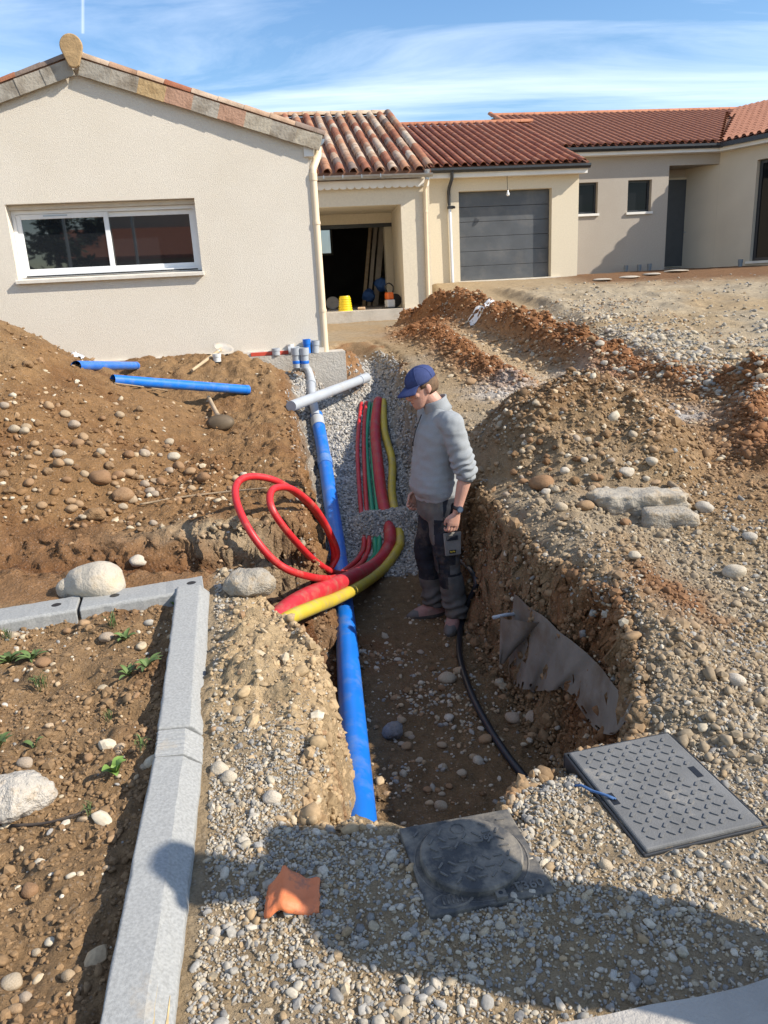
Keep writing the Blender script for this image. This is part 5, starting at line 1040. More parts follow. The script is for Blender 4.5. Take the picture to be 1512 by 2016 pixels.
LST = [ # px, py, width px, kind, label
 (272,1113,34,'p','flat pale stone above the big limestone boulder'), (1066,960,50,'c','flat oval buff stone at the left foot of the mound'), (1233,935,30,'p','round pale ball-like stone on the mound'), (1283,912,26,'p','small flattened pale stone right of the round one on the mound'),
 (1386,1006,34,'p','pale wedge stone right of the broken concrete slab'), (1153,1000,32,'c','brown cobble touching the left end of the concrete slab'), (1105,1002,26,'c','tan cobble left of the concrete slab'), (1232,1032,24,'c','brown cobble under the concrete slab'), (1475,1062,30,'p','pale cobble near the right edge of the picture'),
 (1248,1098,24,'p','pale stone on the bank below the concrete slab'), (1192,1712,30,'c','tan cobble beside the rectangular access cover'), (985,1828,22,'p','greenish grey pebble in front of the round manhole'), (1450,1345,40,'p','angular pale stone on the gravel at the right'), (1445,1135,44,'p','knobbly pale stones near the right edge above the red soil'),
 (432,1518,34,'p','flat cream stone beside the kerb'), (451,1535,30,'p','cream stone leaning on the flat one beside the kerb'), (535,1575,36,'p','crusty pale stone at the trench corner'), (425,1840,24,'p','grey pebble beside the nearest kerb block'),
 (245,982,46,'c','largest brown cobble at the toe of the left heap'), (188,1020,42,'d','round earth clod at the toe of the left heap'), (200,950,44,'c','flat brown cobble under the largest ones on the left heap'), (342,905,26,'p','pale angular stone topping the small pile on the bench'), (352,922,24,'c','cobble in the small pile on the bench'), (375,935,22,'c','cobble on the right of the small pile on the bench'), (401,948,28,'c','outermost cobble of the small pile on the bench'),
 (232,940,24,'c','buff cobble in the middle of the left heap'), (295,972,24,'c','cobble right of the largest brown one'), (55,722,24,'d','earth clod high on the left heap'), (927,757,24,'c','round tan cobble beside the path left berm'), (1165,672,16,'d','dark clod on the edge of the stony yard'),(1180,684,18,'p','pale rock on the edge of the stony yard'),
 (800,1475,22,'c','buff cobble on the trench floor'), (868,1590,26,'c','brown cobble at the near end of the trench'), (880,1340,36,'c','half buried brown cobble on the trench floor'), (905,1325,26,'c','tan cobble beside the black hose'), (1010,1420,30,'c','brown cobble under the geotextile'), (955,1460,28,'c','rusty cobble beside the black hose'), (1050,1420,36,'c','reddish cobble below the geotextile'),
 (60,1760,36,'c','buff oval cobble in the shadow band on the bed'), (72,1880,20,'c','small buff stone on the near soil'), (25,1945,38,'c','angular tan stone at the bottom left corner'), (50,1970,26,'c','buff pebble beside the angular tan stone'), (30,1990,28,'c','lowest buff pebble at the left edge'), (135,1925,30,'c','long tan pebble on the near soil'), (50,1510,32,'c','smooth tan cobble above the white rubble'), (175,1500,22,'c','small tan pebble in the middle of the bed'), (85,1312,30,'c','half buried cobble between the weeds'), (210,1262,28,'c','brown cobble near the rear kerb'), (132,1245,18,'c','small cobble under the rear kerb')]
for (px_, py_, w_, kd, lab) in LST:
    stone(px_, py_, w_, kd, lab, None, y0=(2.7 if 1160 < py_ < 1600 and 690 < px_ < 1100 else 1.0), name={'c': 'cobble', 'p': 'pale_stone', 'd': 'earth_clod'}[kd])
def zone(x_, y_):
    h_ = 'high on the' if y_ < 880 else ('halfway down the' if y_ < 950 else 'at the toe of the'); w_ = 'left heap by the picture edge' if x_ < 140 else ('left heap below the blue pipes' if x_ < 290 else 'earth bench near the small stone pile')
    return 'small brown cobble '+h_+' '+w_, 'cobbles '+h_+' '+w_
def zone2(x_, y_):
    h_ = 'upper' if y_ < 870 else ('middle' if y_ < 925 else 'lower'); w_ = 'worker side' if x_ < 1090 else ('camera side' if x_ < 1200 else 'far right side')
    return 'small rounded stone on the right mound, '+h_+' slope, '+w_, 'stones on the '+h_+' right mound, '+w_
def zone3(x_):
    w_ = 'behind the red clod patch' if x_ < 1290 else ('in the middle of the right yard' if x_ < 1400 else 'at the right picture edge')
    return 'pale stone edging the stony yard '+w_, 'pale yard stones '+w_
def zone4(x_, y_):
    w_ = 'beside the blue pipe' if x_ < 800 else ('in the middle of the floor' if x_ < 920 else 'right of the black hose'); h_ = 'near the boots' if y_ < 1380 else 'towards the near end'
    return 'pebble on the shaded trench floor '+w_+' '+h_, 'trench pebbles '+w_+' '+h_
random.seed(5); cnt = 0
while cnt < 95:
    px_, py_ = random.gauss(190, 120), random.gauss(925, 62)
    if not (0 < px_ < 480 and 790 < py_ < 1060): continue
    stone(px_, py_, random.uniform(10, 24), random.choice('cccd'), *zone(px_, py_), asp=.72); cnt += 1
cnt = 0
while cnt < 75:
    px_, py_ = random.gauss(1130, 95), random.gauss(895, 60)
    if not (960 < px_ < 1340 and 790 < py_ < 990): continue
    stone(px_, py_, random.uniform(9, 20), random.choice('cccdp'), *zone2(px_, py_), asp=.75); cnt += 1
cnt = 0
while cnt < 34:
    px_, py_ = random.uniform(700, 1090), random.uniform(1260, 1570)
    stone(px_, py_, random.uniform(9, 20), random.choice('cccd'), *zone4(px_, py_), y0=2.7, asp=.6); cnt += 1
cnt = 0
while cnt < 60:
    px_, py_ = random.uniform(1180, 1505), random.gauss(705, 28)
    if py_ < 640 or py_ > 770: continue
    stone(px_, py_, random.uniform(8, 15), 'p', *zone3(px_), asp=.7); cnt += 1
# ================================================================ TOOLS AND OFFCUTS
M_WOOD = mat('ash_handle', (.42,.31,.19), .7, .15, 12, .2, 80); M_STEEL = mat('worn_steel', (.42,.39,.35), .55, .2, 8, metal=.15, dirt=(.40,.33,.23), dscale=7, dlo=.45, dhi=.7)
M_RUST = mat('dark_blade', (.12,.085,.05), .65, .25, 9, metal=.3)
def blade(r_=.13, cup=.035):
    mb = MB(); n = 20; rings = 4; mb.v.append((0,0,-cup))
    for k in range(1, rings+1):
        for j in range(n):
            a_ = 2*math.pi*j/n; q_ = r_*k/rings; sx = 1.0; y_ = math.sin(a_)*q_*1.18; mb.v.append((math.cos(a_)*q_, y_, -cup*(1-(k/rings)**2)))
    for j in range(n): mb.f.append((0, 1+j, 1+(j+1) % n))
    for k in range(rings-1):
        for j in range(n): mb.f.append((1+k*n+j, 1+(k+1)*n+j, 1+(k+1)*n+(j+1) % n, 1+k*n+(j+1) % n))
    return mb
def shovel(foot, top, up_vec, label, r_=.12, hl=None):
    """handle from foot to the socket at top, blade beyond it"""
    foot, top = Vector(foot), Vector(top); d = (top-foot).normalized(); root = empty('shovel', foot, 0, label, 'shovel')
    MB().tube([Vector((0,0,0)), (top-foot)*.5, top-foot+d*.03], [.017,.019,.02], 10).build('handle', M_WOOD, root, True, 50)
    x_ = d.cross(Vector(up_vec)).normalized(); z_ = x_.cross(d).normalized(); Mx = Matrix((x_, d, z_)).transposed().to_4x4(); Mx.translation = top-foot + d*(r_*1.15)
    o = blade(r_).build('blade', M_STEEL, root, True); o.matrix_local = Mx; so = o.modifiers.new('thick', 'SOLIDIFY'); so.thickness = .004
    MB().tube([top-foot-d*.06, top-foot+d*.10], [.022,.014], 10).build('socket', M_STEEL, root, True)
    return root
f_ = FP(378, 730, .03, 5); t_ = Vector(atY(432, 690, 9.28)); shovel(f_, t_, (0.1,-.9,.5), 'long-handled round shovel leaning on the plinth with its blade up')
# short tool left on the bench, blade on edge
c_ = FP(436, 838, .03, 4.6); h_ = FP(411, 785, .05, 4.6)
root = empty('garden_hoe', c_, 0, 'wooden-handled tool with a round dark blade lying on the bench', 'hoe')
MB().tube([Vector((0,0,.03)), (h_-c_)*.5+Vector((0,0,.02)), (h_-c_)+Vector((0,0,.01))], [.026,.021,.022], 10).build('handle', M_WOOD, root, True, 50)
o = blade(.125, -.035).build('blade', M_RUST, root, True); so = o.modifiers.new('thick', 'SOLIDIFY'); so.thickness = .006; o.rotation_euler = (R(68), 0, R(8)); o.location = (0, -.03, .03); o.scale = (1, .52, 1)
MB().tube([Vector((0,-.03,.03)), ((h_-c_)*.22)+Vector((0,0,.03))], [.03,.026], 10).build('socket', M_WOOD, root, True)
# fittings along the plinth
pz = .865
def onp(px_, yl=-.05): x_, z_ = FA.hit(px_, 690, yl); w_ = FA.o + FA.x*x_ + FA.y*yl; return Vector((w_[0], w_[1], pz))
def cup(c, r_, h, m_, name, label, rot=None, inner=M_BLACK):
    o = MB().lathe([(r_,0),(r_,h*.6),(r_*1.12,h*.62),(r_*1.12,h),(r_*.95,h),(r_*.95,h*.15),(0,h*.15)], 16, (0,0,0)).build(name, m_, None, True, 40); o.location = c
    if rot: o.rotation_euler = rot
    return tag(o, label, 'pipe fitting', 'pipe fittings left on the plinth')
lv0, lv1 = onp(493), onp(606); d = lv1-lv0; o = MB().box((0,-.012,0),(d.length,.012,.045)).build('spirit_level', mat('red_level', (.50,.06,.03), .5), None); o.location = lv0; o.rotation_euler = (0,0,math.atan2(d.y,d.x)); bevel(o, .004); tag(o, 'red spirit level lying along the plinth', 'spirit level')
MB().box((.3,-.0125,.012),(.36,.0125,.035)).build('vial', M_FASC, o)
cup(onp(543,-.075), .048, .085, M_GREY, 'pipe_coupling', 'grey pipe coupling standing in front of the red level')
cup(onp(605,-.07), .045, .17, M_BLUE, 'pipe_offcut', 'short upright blue pipe offcut on the plinth'); cup(onp(620,-.06), .046, .15, M_GREY, 'pipe_coupling', 'dark grey coupling right of the blue offcut', (0, R(6), 0))
cup(onp(590,-.075)+Vector((0,0,.045)), .045, .14, M_GREY, 'pipe_coupling', 'grey coupling lying on its side left of the blue offcut', (0, R(-90), R(8)))
cup(onp(573,-.02), .035, .12, M_FASC, 'cream_coupling', 'small cream coupling behind the lying coupling'); cup(onp(462,-.06), .03, .05, mat('dark_cap', (.12,.10,.09), .6), 'dark_coupling', 'small dark coupling beside the shovel blade')
o = cup(FP(428,713,0,5), .045, .09, mat('cloudy_plastic', (.6,.6,.57), .35), 'plastic_cup', 'cloudy plastic cup on the gravel under the shovel handle')
# porch things
def onA(px_, py_, yl): x_, z_ = FA.hit(px_, py_, yl); w_ = FA.o + FA.x*x_ + FA.y*yl; return Vector((w_[0], w_[1], z_))
ys_ = YP+.35
o = empty('yellow_bucket', onA(680, 607, ys_), 0, 'stack of ribbed yellow buckets turned upside down on the porch slab', 'bucket'); o.location.z = slabz
M_YB = mat('yellow_plastic', (.75,.53,.01), .4, .05, 5)
for k in range(6): MB().lathe([(.165-.006*k,.052*k),(.16-.006*k,.052*k+.03),(.148-.006*k,.052*k+.034),(.150-.006*k,.052*k+.052)], 20).build('bucket', M_YB, o, True, 40)
MB().lathe([(.118,.31),(.110,.33),(0,.33)], 20).build('bucket_base', M_YB, o, True, 40)
o = empty('power_saw', onA(768, 606, ys_+.15), R(20), 'orange and white power cutter standing on the porch slab', 'power tool'); o.location.z = slabz
M_OR = mat('orange_plastic', (.72,.14,.02), .4); M_WH = mat('offwhite_plastic', (.62,.6,.56), .45); M_BL2 = mat('blue_fabric', (.03,.09,.26), .8)
bevel(MB().box((-.1,-.1,.02),(.1,.1,.2)).build('motor_housing', M_WH, o), .03); bevel(MB().box((-.09,-.105,.2),(.07,.105,.36)).build('engine_cover', M_OR, o), .03)
MB().tube(crom([(-.05,0,.35),(-.1,0,.5),(0,0,.56),(.1,0,.48),(.08,0,.34)]), .016, 8).build('handle', M_BLACK, o, True); MB().lathe([(0,-.02),(.15,-.02),(.15,.02),(0,.02)], 20).xf(Matrix.Translation((.16,.05,.17)) @ Matrix.Rotation(R(90),4,'X')).build('blade_guard', M_BLACK, o)
bevel(MB().box((-.16,-.16,0),(.2,.14,.02)).build('base', M_BLACK, o), .008)
o = MB().lathe([(0,0),(.035,0),(.035,.16),(0,.16)], 14).build('paper_roll', mat('kraft_roll', (.50,.34,.2), .8), None, True, 40); o.location = onA(705, 606, ys_); o.location.z = slabz+.036; o.rotation_euler = (R(90),0,R(80)); tag(o, 'small brown roll lying beside the yellow buckets', 'roll')
o = MB().prism([(.17*math.cos(a_), .17*math.sin(a_)+.17) for a_ in np.linspace(0, 2*math.pi, 24, endpoint=False)], 0, .01, 'y').build('saw_disc', M_STEEL, None); p = onA(655, 603, YO+.5); o.location = (p.x, p.y, slabz); o.rotation_euler = (R(-25),0,0); tag(o, 'grey saw disc leaning at the garage threshold', 'disc')
M_PLANK = mat('pale_board', (.46,.40,.32), .8, .12, 4)
for k, (x0_, lab) in enumerate(((718,'darker board leaning farthest left inside the garage'),(728,'middle pale board leaning inside the garage'),(739,'widest pale board leaning inside the garage'))):
    p0 = onA(x0_-6, 590, YO+1.5+.1*k); p1 = onA(x0_+8, 446, YO+2.2+.1*k); p0.z = slabz; w_ = (.09,.10,.15)[k]
    dv = p1-p0; o = MB().hexa([(0,0,0),(w_,0,0),(w_,.03,0),(0,.03,0),(dv.x,dv.y,dv.z),(dv.x+w_,dv.y,dv.z),(dv.x+w_,dv.y+.03,dv.z),(dv.x,dv.y+.03,dv.z)]).build('leaning_board', M_PLANK if k else M_WOOD, None); o.location = p0; tag(o, lab, 'board', 'boards in the open garage')
for px_, py_, yl, r_, lab in ((726,582,YO+.9,.17,'dark blue bag slumped inside the garage beside the boards'),(752,560,YO+.8,.2,'blue bag hanging by the garage block wall')):
    p = onA(px_, py_, yl); o = link('work_bag', rock_mesh('work_bag', M_BL2, int(px_), .35, 1.6, 3, .1, 3)); o.location = (p.x, p.y, max(p.z, slabz+.1)); o.scale = (r_, r_*.8, r_*.9); tag(o, lab, 'bag')
# pipe stubs and flat slabs before house B
def onB(px_, py_, yl): x_, z_ = FB.hit(px_, py_, yl); w_ = FB.o + FB.x*x_ + FB.y*yl; return Vector((w_[0], w_[1], z_))
M_STUB = mat('slate_pvc', (.16,.19,.22), .5, .1, 5)
for px_, py_, lab in ((1232,537,'leftmost grey pipe stub at the foot of the taupe wall'),(1258,536,'middle grey pipe stub at the foot of the taupe wall'),(1278,535,'right grey pipe stub at the foot of the taupe wall'),(1456,536,'lone grey pipe stub before the right wing')):
    p = onB(px_, py_, wy-.35 if px_ < 1400 else wy-2.0); p.z = gz(p.x, p.y)-.02; o = MB().lathe([(.055,0),(.055,.12),(.066,.12),(.066,.22),(.058,.22),(.058,.05),(0,.05)], 14).build('pipe_stub', M_STUB, None, True, 40); o.location = p; tag(o, lab, 'pipe', 'stubs before the taupe house')
for px_, py_, w_, lab in ((1185,552,34,'leftmost flat pale slab on the dark soil'),(1238,547,38,'pair of flat pale slabs by the pipe stubs, left one'),(1283,541,32,'flat pale slab right of the pipe stubs'),(1330,535,42,'flat pale slab before the entrance')):
    p = G(px_, py_, 15); dist = p.y; r_ = w_/2*dist/FPX; o = link('flat_slab', rock_mesh('flat_slab', M_PALE, px_, .2, 1.3)); o.scale = (r_, r_*1.3, .035); o.location = (p.x, p.y, p.z+.012); tag(o, lab, 'slab', 'flat slabs on the soil')
# ---- sticks
M_STICK = mat('dry_stick', (.30,.215,.13), .9, .2, 20, .3, 60)
def stick(L_, r0, r1, label, y0=1.0, name='stick', m_=M_STICK):
    P = [FP(x_, y_, dz, y0) for x_, y_, dz in L_]; p = crom(P, .03); n = len(p); o = MB().tube(p, [r0+(r1-r0)*k/(n-1) for k in range(n)], 7).build(name, m_, None, True); return tag(o, label, 'stick')
stick([(275,994,.015),(360,980,.02),(455,968,.03),(525,962,.06)], .008, .006, 'long thin stick lying across the bench towards the red loops', 4.0)
stick([(1318,955,.03),(1340,968,.04),(1362,988,.02)], .022, .016, 'short grey wooden stake on the mound beside the concrete slab')
stick([(1286,1030,.012),(1362,1032,.012)], .012, .012, 'flat weathered lath under the concrete chunks')
stick([(22,1628,.012),(85,1626,.014),(130,1612,.02),(188,1590,.012)], .006, .003, 'dark forked twig on the near soil', name='twig', m_=mat('dark_twig', (.06,.045,.035), .9))
stick([(225,755,.01),(280,762,.012),(330,770,.01)], .007, .006, 'thin pale root beside the longer blue pipe', 4.6, 'root')
stick([(545,1432,.01),(590,1425,.012),(640,1421,.02)], .006, .003, 'thin root poking from the sandy trench bank', 2.0, 'root')
# ---- crumpled orange sheet
random.seed(4); p = G(577, 1790); dist = (Vector(p)-Vector((0,0,EYE))).dot(Vector(FW)); w_ = 108*dist/FPX
mb = MB(); n = 16
for j in range(n+1):
    for i in range(n+1):
        u, v = i/n, j/n; edge = 1-.16*max(0, v-.5)*(1 if u < .4 else .4); x_ = (u-.5)*w_*edge; y_ = (v-.25)*w_*.80*(1-.18*max(0, .25-u)*4*v)
        rid = max(0, 1-abs(u-(.30+.05*v))*2.6); z_ = .012 + .050*rid*(.55+.45*v) + .020*(1-u)*(u > .3)*v + .007*mnoise.noise(Vector((u*3, v*3, 2.2))) + .003*mnoise.noise(Vector((u*10, v*10, 5)))
        if v < .1: z_ -= .012*(1-v/.1)
        mb.v.append((x_ + .006*mnoise.noise(Vector((v*6, u*1.5, 7))), y_ + .008*mnoise.noise(Vector((u*6, v*1.5, 9))), z_))
for j in range(n):
    for i in range(n): a_ = j*(n+1)+i; mb.f.append((a_, a_+1, a_+n+2, a_+n+1))
o = mb.build('orange_scrap', mat('orange_scrap', (.60,.17,.06), .6, .12, 9, .2, 60, dirt=(.30,.12,.07), dscale=14, dlo=.56, dhi=.68), None, True); o.location = p; o.rotation_euler = (0,0,R(4)); so = o.modifiers.new('thick', 'SOLIDIFY'); so.thickness = .004; tag(o, 'crumpled orange plastic scrap lying on the gravel', 'plastic scrap')
# ---- geotextile hanging on the right trench wall
M_GEO = mat('geotextile', (.20,.175,.14), .95, .2, 6, .4, 150, dirt=(.13,.09,.055), dscale=4, dlo=.45, dhi=.7)
top = [(1012,1172),(1060,1215),(1120,1262),(1180,1320),(1225,1372),(1272,1425)]; bot = [(1000,1335),(1025,1362),(1060,1368),(1118,1362),(1165,1440),(1235,1475)]
nu, nv_ = 46, 22; V = np.zeros((nv_+1, nu+1, 3))
for i in range(nu+1):
    u = i/nu*(len(top)-1); k = min(int(u), len(top)-2); f_ = u-k
    tp = np.array(top[k])*(1-f_)+np.array(top[k+1])*f_; bt = np.array(bot[k])*(1-f_)+np.array(bot[k+1])*f_
    for j in range(nv_+1):
        q_ = tp*(1-j/nv_)+bt*(j/nv_); V[j, i] = np.array(FP(q_[0], q_[1], 0, 2.6))
for _ in range(7):
    W = V.copy(); W[1:-1] = (V[:-2]+V[2:]+2*V[1:-1])/4; V = W.copy(); W[:,1:-1] = (V[:,:-2]+V[:,2:]+2*V[:,1:-1])/4; V = W
dirn = np.array([0,0,EYE]) - V; dirn /= np.linalg.norm(dirn, axis=-1, keepdims=True)
fold = np.array([[.022*math.sin(i*.62+j*.05) + .014*math.sin(i*1.37+1.2) for i in range(nu+1)] for j in range(nv_+1)])*np.linspace(.35, 1, nv_+1)[:,None]
V = V + dirn*(.05+fold)[..., None]
mb = MB(); mb.v = [tuple(v) for v in V.reshape(-1, 3)]
for j in range(nv_):
    for i in range(nu):
        a_ = j*(nu+1)+i
        if j >= nv_-2 and (mnoise.noise(Vector((i*.6, j*.3, 1))) > .15): continue
        mb.f.append((a_, a_+1, a_+nu+2, a_+nu+1))
geo = mb.build('geotextile_sheet', M_GEO, None, True); tag(geo, 'grey-brown geotextile sheet hanging down the right trench wall', 'geotextile')
A_, B_, C_ = Vector(V[0,1]), Vector(V[2,10]), Vector(V[nv_-3,1]); tip = Vector(atY(982, 1310, A_.y-.12)); A2 = Vector(atY(985, 1212, A_.y-.05))
mb = MB(); n = 8
for j in range(n+1):
    for i in range(n+1):
        u, v = i/n, j/n; e0 = A2.lerp(tip, v); e1 = B_.lerp(tip, v) if False else B_.lerp(tip+Vector((.05,.02,.02)), v)
        q_ = e0.lerp(e1, u); q_ = q_ + Vector((-.03, -.05, .01))*math.sin(u*math.pi)*(1-v*.5) + Vector((0, -.015, 0))*math.sin(u*9+v); mb.v.append(tuple(q_))
for j in range(n):
    for i in range(n): a_ = j*(n+1)+i; mb.f.append((a_, a_+1, a_+n+2, a_+n+1))
mb.build('loose_flap', M_GEO, geo, True)
MB().tube([Vector(atY(970,1216,A_.y-.05)), Vector(atY(998,1210,A_.y-.02)), Vector(atY(1030,1208,A_.y+.03))], .011, 8).build('grey_rod', M_GREY, geo, True)
# ---- plastic sheet scrap by the red berm, weeds on the bed
def sheet_scrap(px_, py_, w_px, m_, label, seed):
    p = G(px_, py_, 6); w_ = w_px*p.y/FPX; mb = MB(); n = 10
    for j in range(n+1):
        for i in range(n+1):
            u, v = i/n-.5, j/n-.5; x_, y_ = u*w_, v*w_*.8; mb.v.append((x_, y_, gz(p.x+x_, p.y+y_)-p.z+.01+.025*abs(mnoise.noise(Vector((u*5+seed, v*5, seed))))))
    for j in range(n):
        for i in range(n):
            if mnoise.noise(Vector((i*.35, j*.35, seed*3.3))) > .22: continue
            a_ = j*(n+1)+i; mb.f.append((a_, a_+1, a_+n+2, a_+n+1))
    o = mb.build('plastic_sheet', m_, None, True); o.location = p; return tag(o, label, 'plastic sheet')
M_PS = mat('white_plastic_sheet', (.58,.57,.56), .5)
sheet_scrap(950, 603, 52, M_PS, 'torn white plastic sheet behind the red berm', 2); 
o = sheet_scrap(152, 703, 24, M_PS, 'small white and blue plastic wrapper on the left heap by the wall', 8)
M_LEAF = mat('weed_leaf', (.075,.115,.030), .7, .3, 15, rand=.35); M_LEAF2 = mat('bright_leaf', (.15,.24,.045), .6, .2, 15, rand=.15)
def leaf_mesh(L_, w_, lift, m_, name='leaf', n=6):
    mb = MB()
    for k in range(n+1):
        t_ = k/n; ww = w_*math.sin(math.pi*min(1, t_*.92+.06))**.8; z_ = lift*math.sin(t_*2.2)*L_; mb.v += [(-ww/2, t_*L_, z_+ww*.25), (0, t_*L_, z_), (ww/2, t_*L_, z_+ww*.25)]
    for k in range(n): mb.f += [(3*k, 3*k+1, 3*k+4, 3*k+3), (3*k+1, 3*k+2, 3*k+5, 3*k+4)]
    return mb.mesh(name, m_, True)
ros = [leaf_mesh(.10, .028, .25, M_LEAF), leaf_mesh(.08, .032, .4, M_LEAF)]; gra = leaf_mesh(.085, .007, .75, M_LEAF, 'blade'); brt = leaf_mesh(.075, .05, .45, M_LEAF2)
def weed(px_, py_, kind, n, sc, label):
    p = G(px_, py_); root = empty('weed', p, random.uniform(0, 6), label, 'weed', 'weeds on the soil bed'); sc *= .8; root.scale = (sc, sc, sc)
    for k in range(n):
        o = link('leaf', {'r': random.choice(ros), 'g': gra, 'b': brt}[kind], root); o.rotation_euler = (R(random.uniform(2, 30) if kind != 'g' else random.uniform(5, 60)), 0, 2*math.pi*k/n + random.uniform(-.3,.3)); s_ = random.uniform(.65, 1.15); o.scale = (s_, s_, s_)
        if kind == 'g': o.location = (random.uniform(-.03,.03), random.uniform(-.03,.03), 0)
weed(20, 1308, 'r', 9, 1.1, 'broad-leaved rosette weed at the left edge of the bed'); weed(65, 1300, 'r', 8, 1.0, 'rosette weed right beside the one at the left edge'); weed(84, 1362, 'g', 22, .9, 'narrow-leaved tuft in the middle left of the bed')
weed(247, 1262, 'r', 12, .9, 'leafy green clump under the rear kerb'); weed(222, 1238, 'g', 18, .9, 'grassy tuft behind the leafy clump'); weed(290, 1318, 'r', 8, 1.0, 'dark green rosette in the shade of the kerb'); weed(255, 1335, 'r', 7, .8, 'flat greyish rosette left of the shaded one')
weed(228, 1527, 'b', 6, .9, 'bright lime-green seedling in the lower bed'); weed(217, 1420, 'g', 14, .6, 'tiny green tuft in the centre of the bed'); weed(0, 1478, 'r', 7, 1.0, 'rosette cut by the left picture edge'); weed(343, 1195, 'b', 6, .7, 'small green shoot in the corner of the kerbs'); weed(285, 1478, 'g', 14, .8, 'dry pale tuft against the kerb side'); weed(178, 1608, 'g', 12, .6, 'thin grass blades beside the twig'); weed(70, 1476, 'r', 3, .9, 'few flat leaves above the white rubble'); weed(15, 1265, 'g', 16, .7, 'grassy tuft under the rear kerb at the left')
weed(500, 697, 'g', 24, 1.4, 'grass tuft at the plinth right of the shovel')
# ================================================================ THE WORKER
def ring_loft(mb, rings, seg=20, caps=True):
    """rings: (centre, u axis, v axis) with axes already scaled to the radii"""
    k = len(mb.v); n = len(rings)
    for c, u, v in rings:
        c, u, v = Vector(c), Vector(u), Vector(v)
        for j in range(seg): w = 2*math.pi*j/seg; mb.v.append(tuple(c + u*math.cos(w) + v*math.sin(w)))
    for i in range(n-1):
        for j in range(seg): mb.f.append((k+i*seg+j, k+i*seg+(j+1) % seg, k+(i+1)*seg+(j+1) % seg, k+(i+1)*seg+j))
    if caps: mb.f.append(tuple(k+j for j in range(seg))[::-1]); mb.f.append(tuple(k+(n-1)*seg+j for j in range(seg)))
    return mb
def slices(mb, L_, seg=24, M_=None):   # (z, cx, cy, rx, ry)
    R_ = []
    for z, cx_, cy_, rx_, ry_ in L_:
        c, u, v = Vector((cx_, cy_, z)), Vector((rx_, 0, 0)), Vector((0, ry_, 0))
        if M_: c = M_ @ c; u = M_.to_3x3() @ u; v = M_.to_3x3() @ v
        R_.append((c, u, v))
    return ring_loft(mb, R_, seg)
def limb(mb, pts, rad, seg=16, step=.02, M_=None):
    pts = [Vector(p) for p in pts]
    p = crom(pts, step); cum = [0]
    for a_, b_ in zip(p[:-1], p[1:]): cum.append(cum[-1]+(b_-a_).length)
    kn = [0]
    idx = [min(range(len(p)), key=lambda i: (p[i]-q).length) for q in pts]
    rr = np.interp(cum, [cum[i] for i in idx], rad)
    if M_: p = [M_ @ q for q in p]
    return mb.tube(p, list(rr), seg)
def blob(mb, c, r_, M_=None, seg=14):
    L_ = []
    for k in range(1, 10):
        a_ = -math.pi/2 + math.pi*k/10; L_.append((c[2]+r_[2]*math.sin(a_), c[0], c[1], r_[0]*math.cos(a_), r_[1]*math.cos(a_)))
    return slices(mb, L_, seg, M_)
def remeshed(mb, vox, smooth=3, fac=.5):
    me = mb.mesh('tmp', None); bm = bmesh.new(); bm.from_mesh(me); bmesh.ops.recalc_face_normals(bm, faces=bm.faces); bm.to_mesh(me); bm.free()
    ob = bpy.data.objects.new('tmp', me); C.objects.link(ob)
    r_ = ob.modifiers.new('r', 'REMESH'); r_.mode = 'VOXEL'; r_.voxel_size = vox; r_.use_smooth_shade = True
    if smooth: s_ = ob.modifiers.new('s', 'SMOOTH'); s_.factor = fac; s_.iterations = smooth
    dg = bpy.context.evaluated_depsgraph_get(); out_ = bpy.data.meshes.new_from_object(ob.evaluated_get(dg)); bpy.data.objects.remove(ob); return out_
def displace(me, fn):
    n = len(me.vertices); co_ = np.zeros(n*3, np.float32); me.vertices.foreach_get('co', co_); no = np.zeros(n*3, np.float32); me.vertices.foreach_get('normal', no)
    co_ = co_.reshape(-1, 3); no = no.reshape(-1, 3); d = fn(co_); co_ += no*d[:, None]; me.vertices.foreach_set('co', co_.ravel()); me.update()
def set_mats(me, mats, fn=None):
    me.materials.clear()
    for m_ in mats: me.materials.append(m_)
    n = len(me.polygons); 
    if fn is not None:
        c = np.zeros(n*3, np.float32); me.polygons.foreach_get('center', c); me.polygons.foreach_set('material_index', fn(c.reshape(-1, 3)).astype(np.int32))
    me.polygons.foreach_set('use_smooth', np.ones(n, bool)); me.update()
M_SKIN = mat('skin', (.52,.28,.20), .55, .08, 8, .15, 90); 
_b = M_SKIN.node_tree.nodes['Principled BSDF']; _b.inputs['Subsurface Weight'].default_value = .12; _b.inputs['Subsurface Radius'].default_value = (.012,.005,.003); _b.inputs['Subsurface Scale'].default_value = .5
M_SWEAT = mat('grey_marl_knit', (.275,.285,.29), .95, .05, 160, .4, 320, spec=.1)
M_TRD = mat('black_work_cloth', (.024,.026,.032), .9, .25, 14, .35, 130, dirt=(.12,.10,.078), dscale=9, dlo=.5, dhi=.78, spec=.15)
M_TRG = mat('grey_work_cloth', (.125,.12,.11), .92, .2, 14, .35, 130, dirt=(.17,.14,.10), dscale=9, dlo=.55, dhi=.75, spec=.15)
M_CAP = mat('blue_cap_cloth', (.045,.06,.15), .85, .12, 30, .3, 160, spec=.15)
M_HAIR = mat('short_brown_hair', (.13,.075,.038), .8, .3, 60, .6, 150)
M_SHOE = mat('dusty_pink_suede', (.36,.20,.17), .9, .2, 22, .4, 90, dirt=(.24,.18,.13), dscale=12); M_SOLE = mat('dark_sole', (.05,.045,.04), .85, .2, 12, dirt=(.16,.12,.08), dscale=10); M_TOE = mat('grey_toe_cap', (.12,.11,.10), .8, .2, 14)
HEAD = Matrix.Translation((.085, .0, 1.615)) @ Matrix.Rotation(R(10), 4, 'Z') @ Matrix.Rotation(R(20), 4, 'Y')
sh_l, el_l, wr_l = Vector((-.045,.205,1.405)), Vector((-.115,.262,1.10)), Vector((-.05,.258,.845))
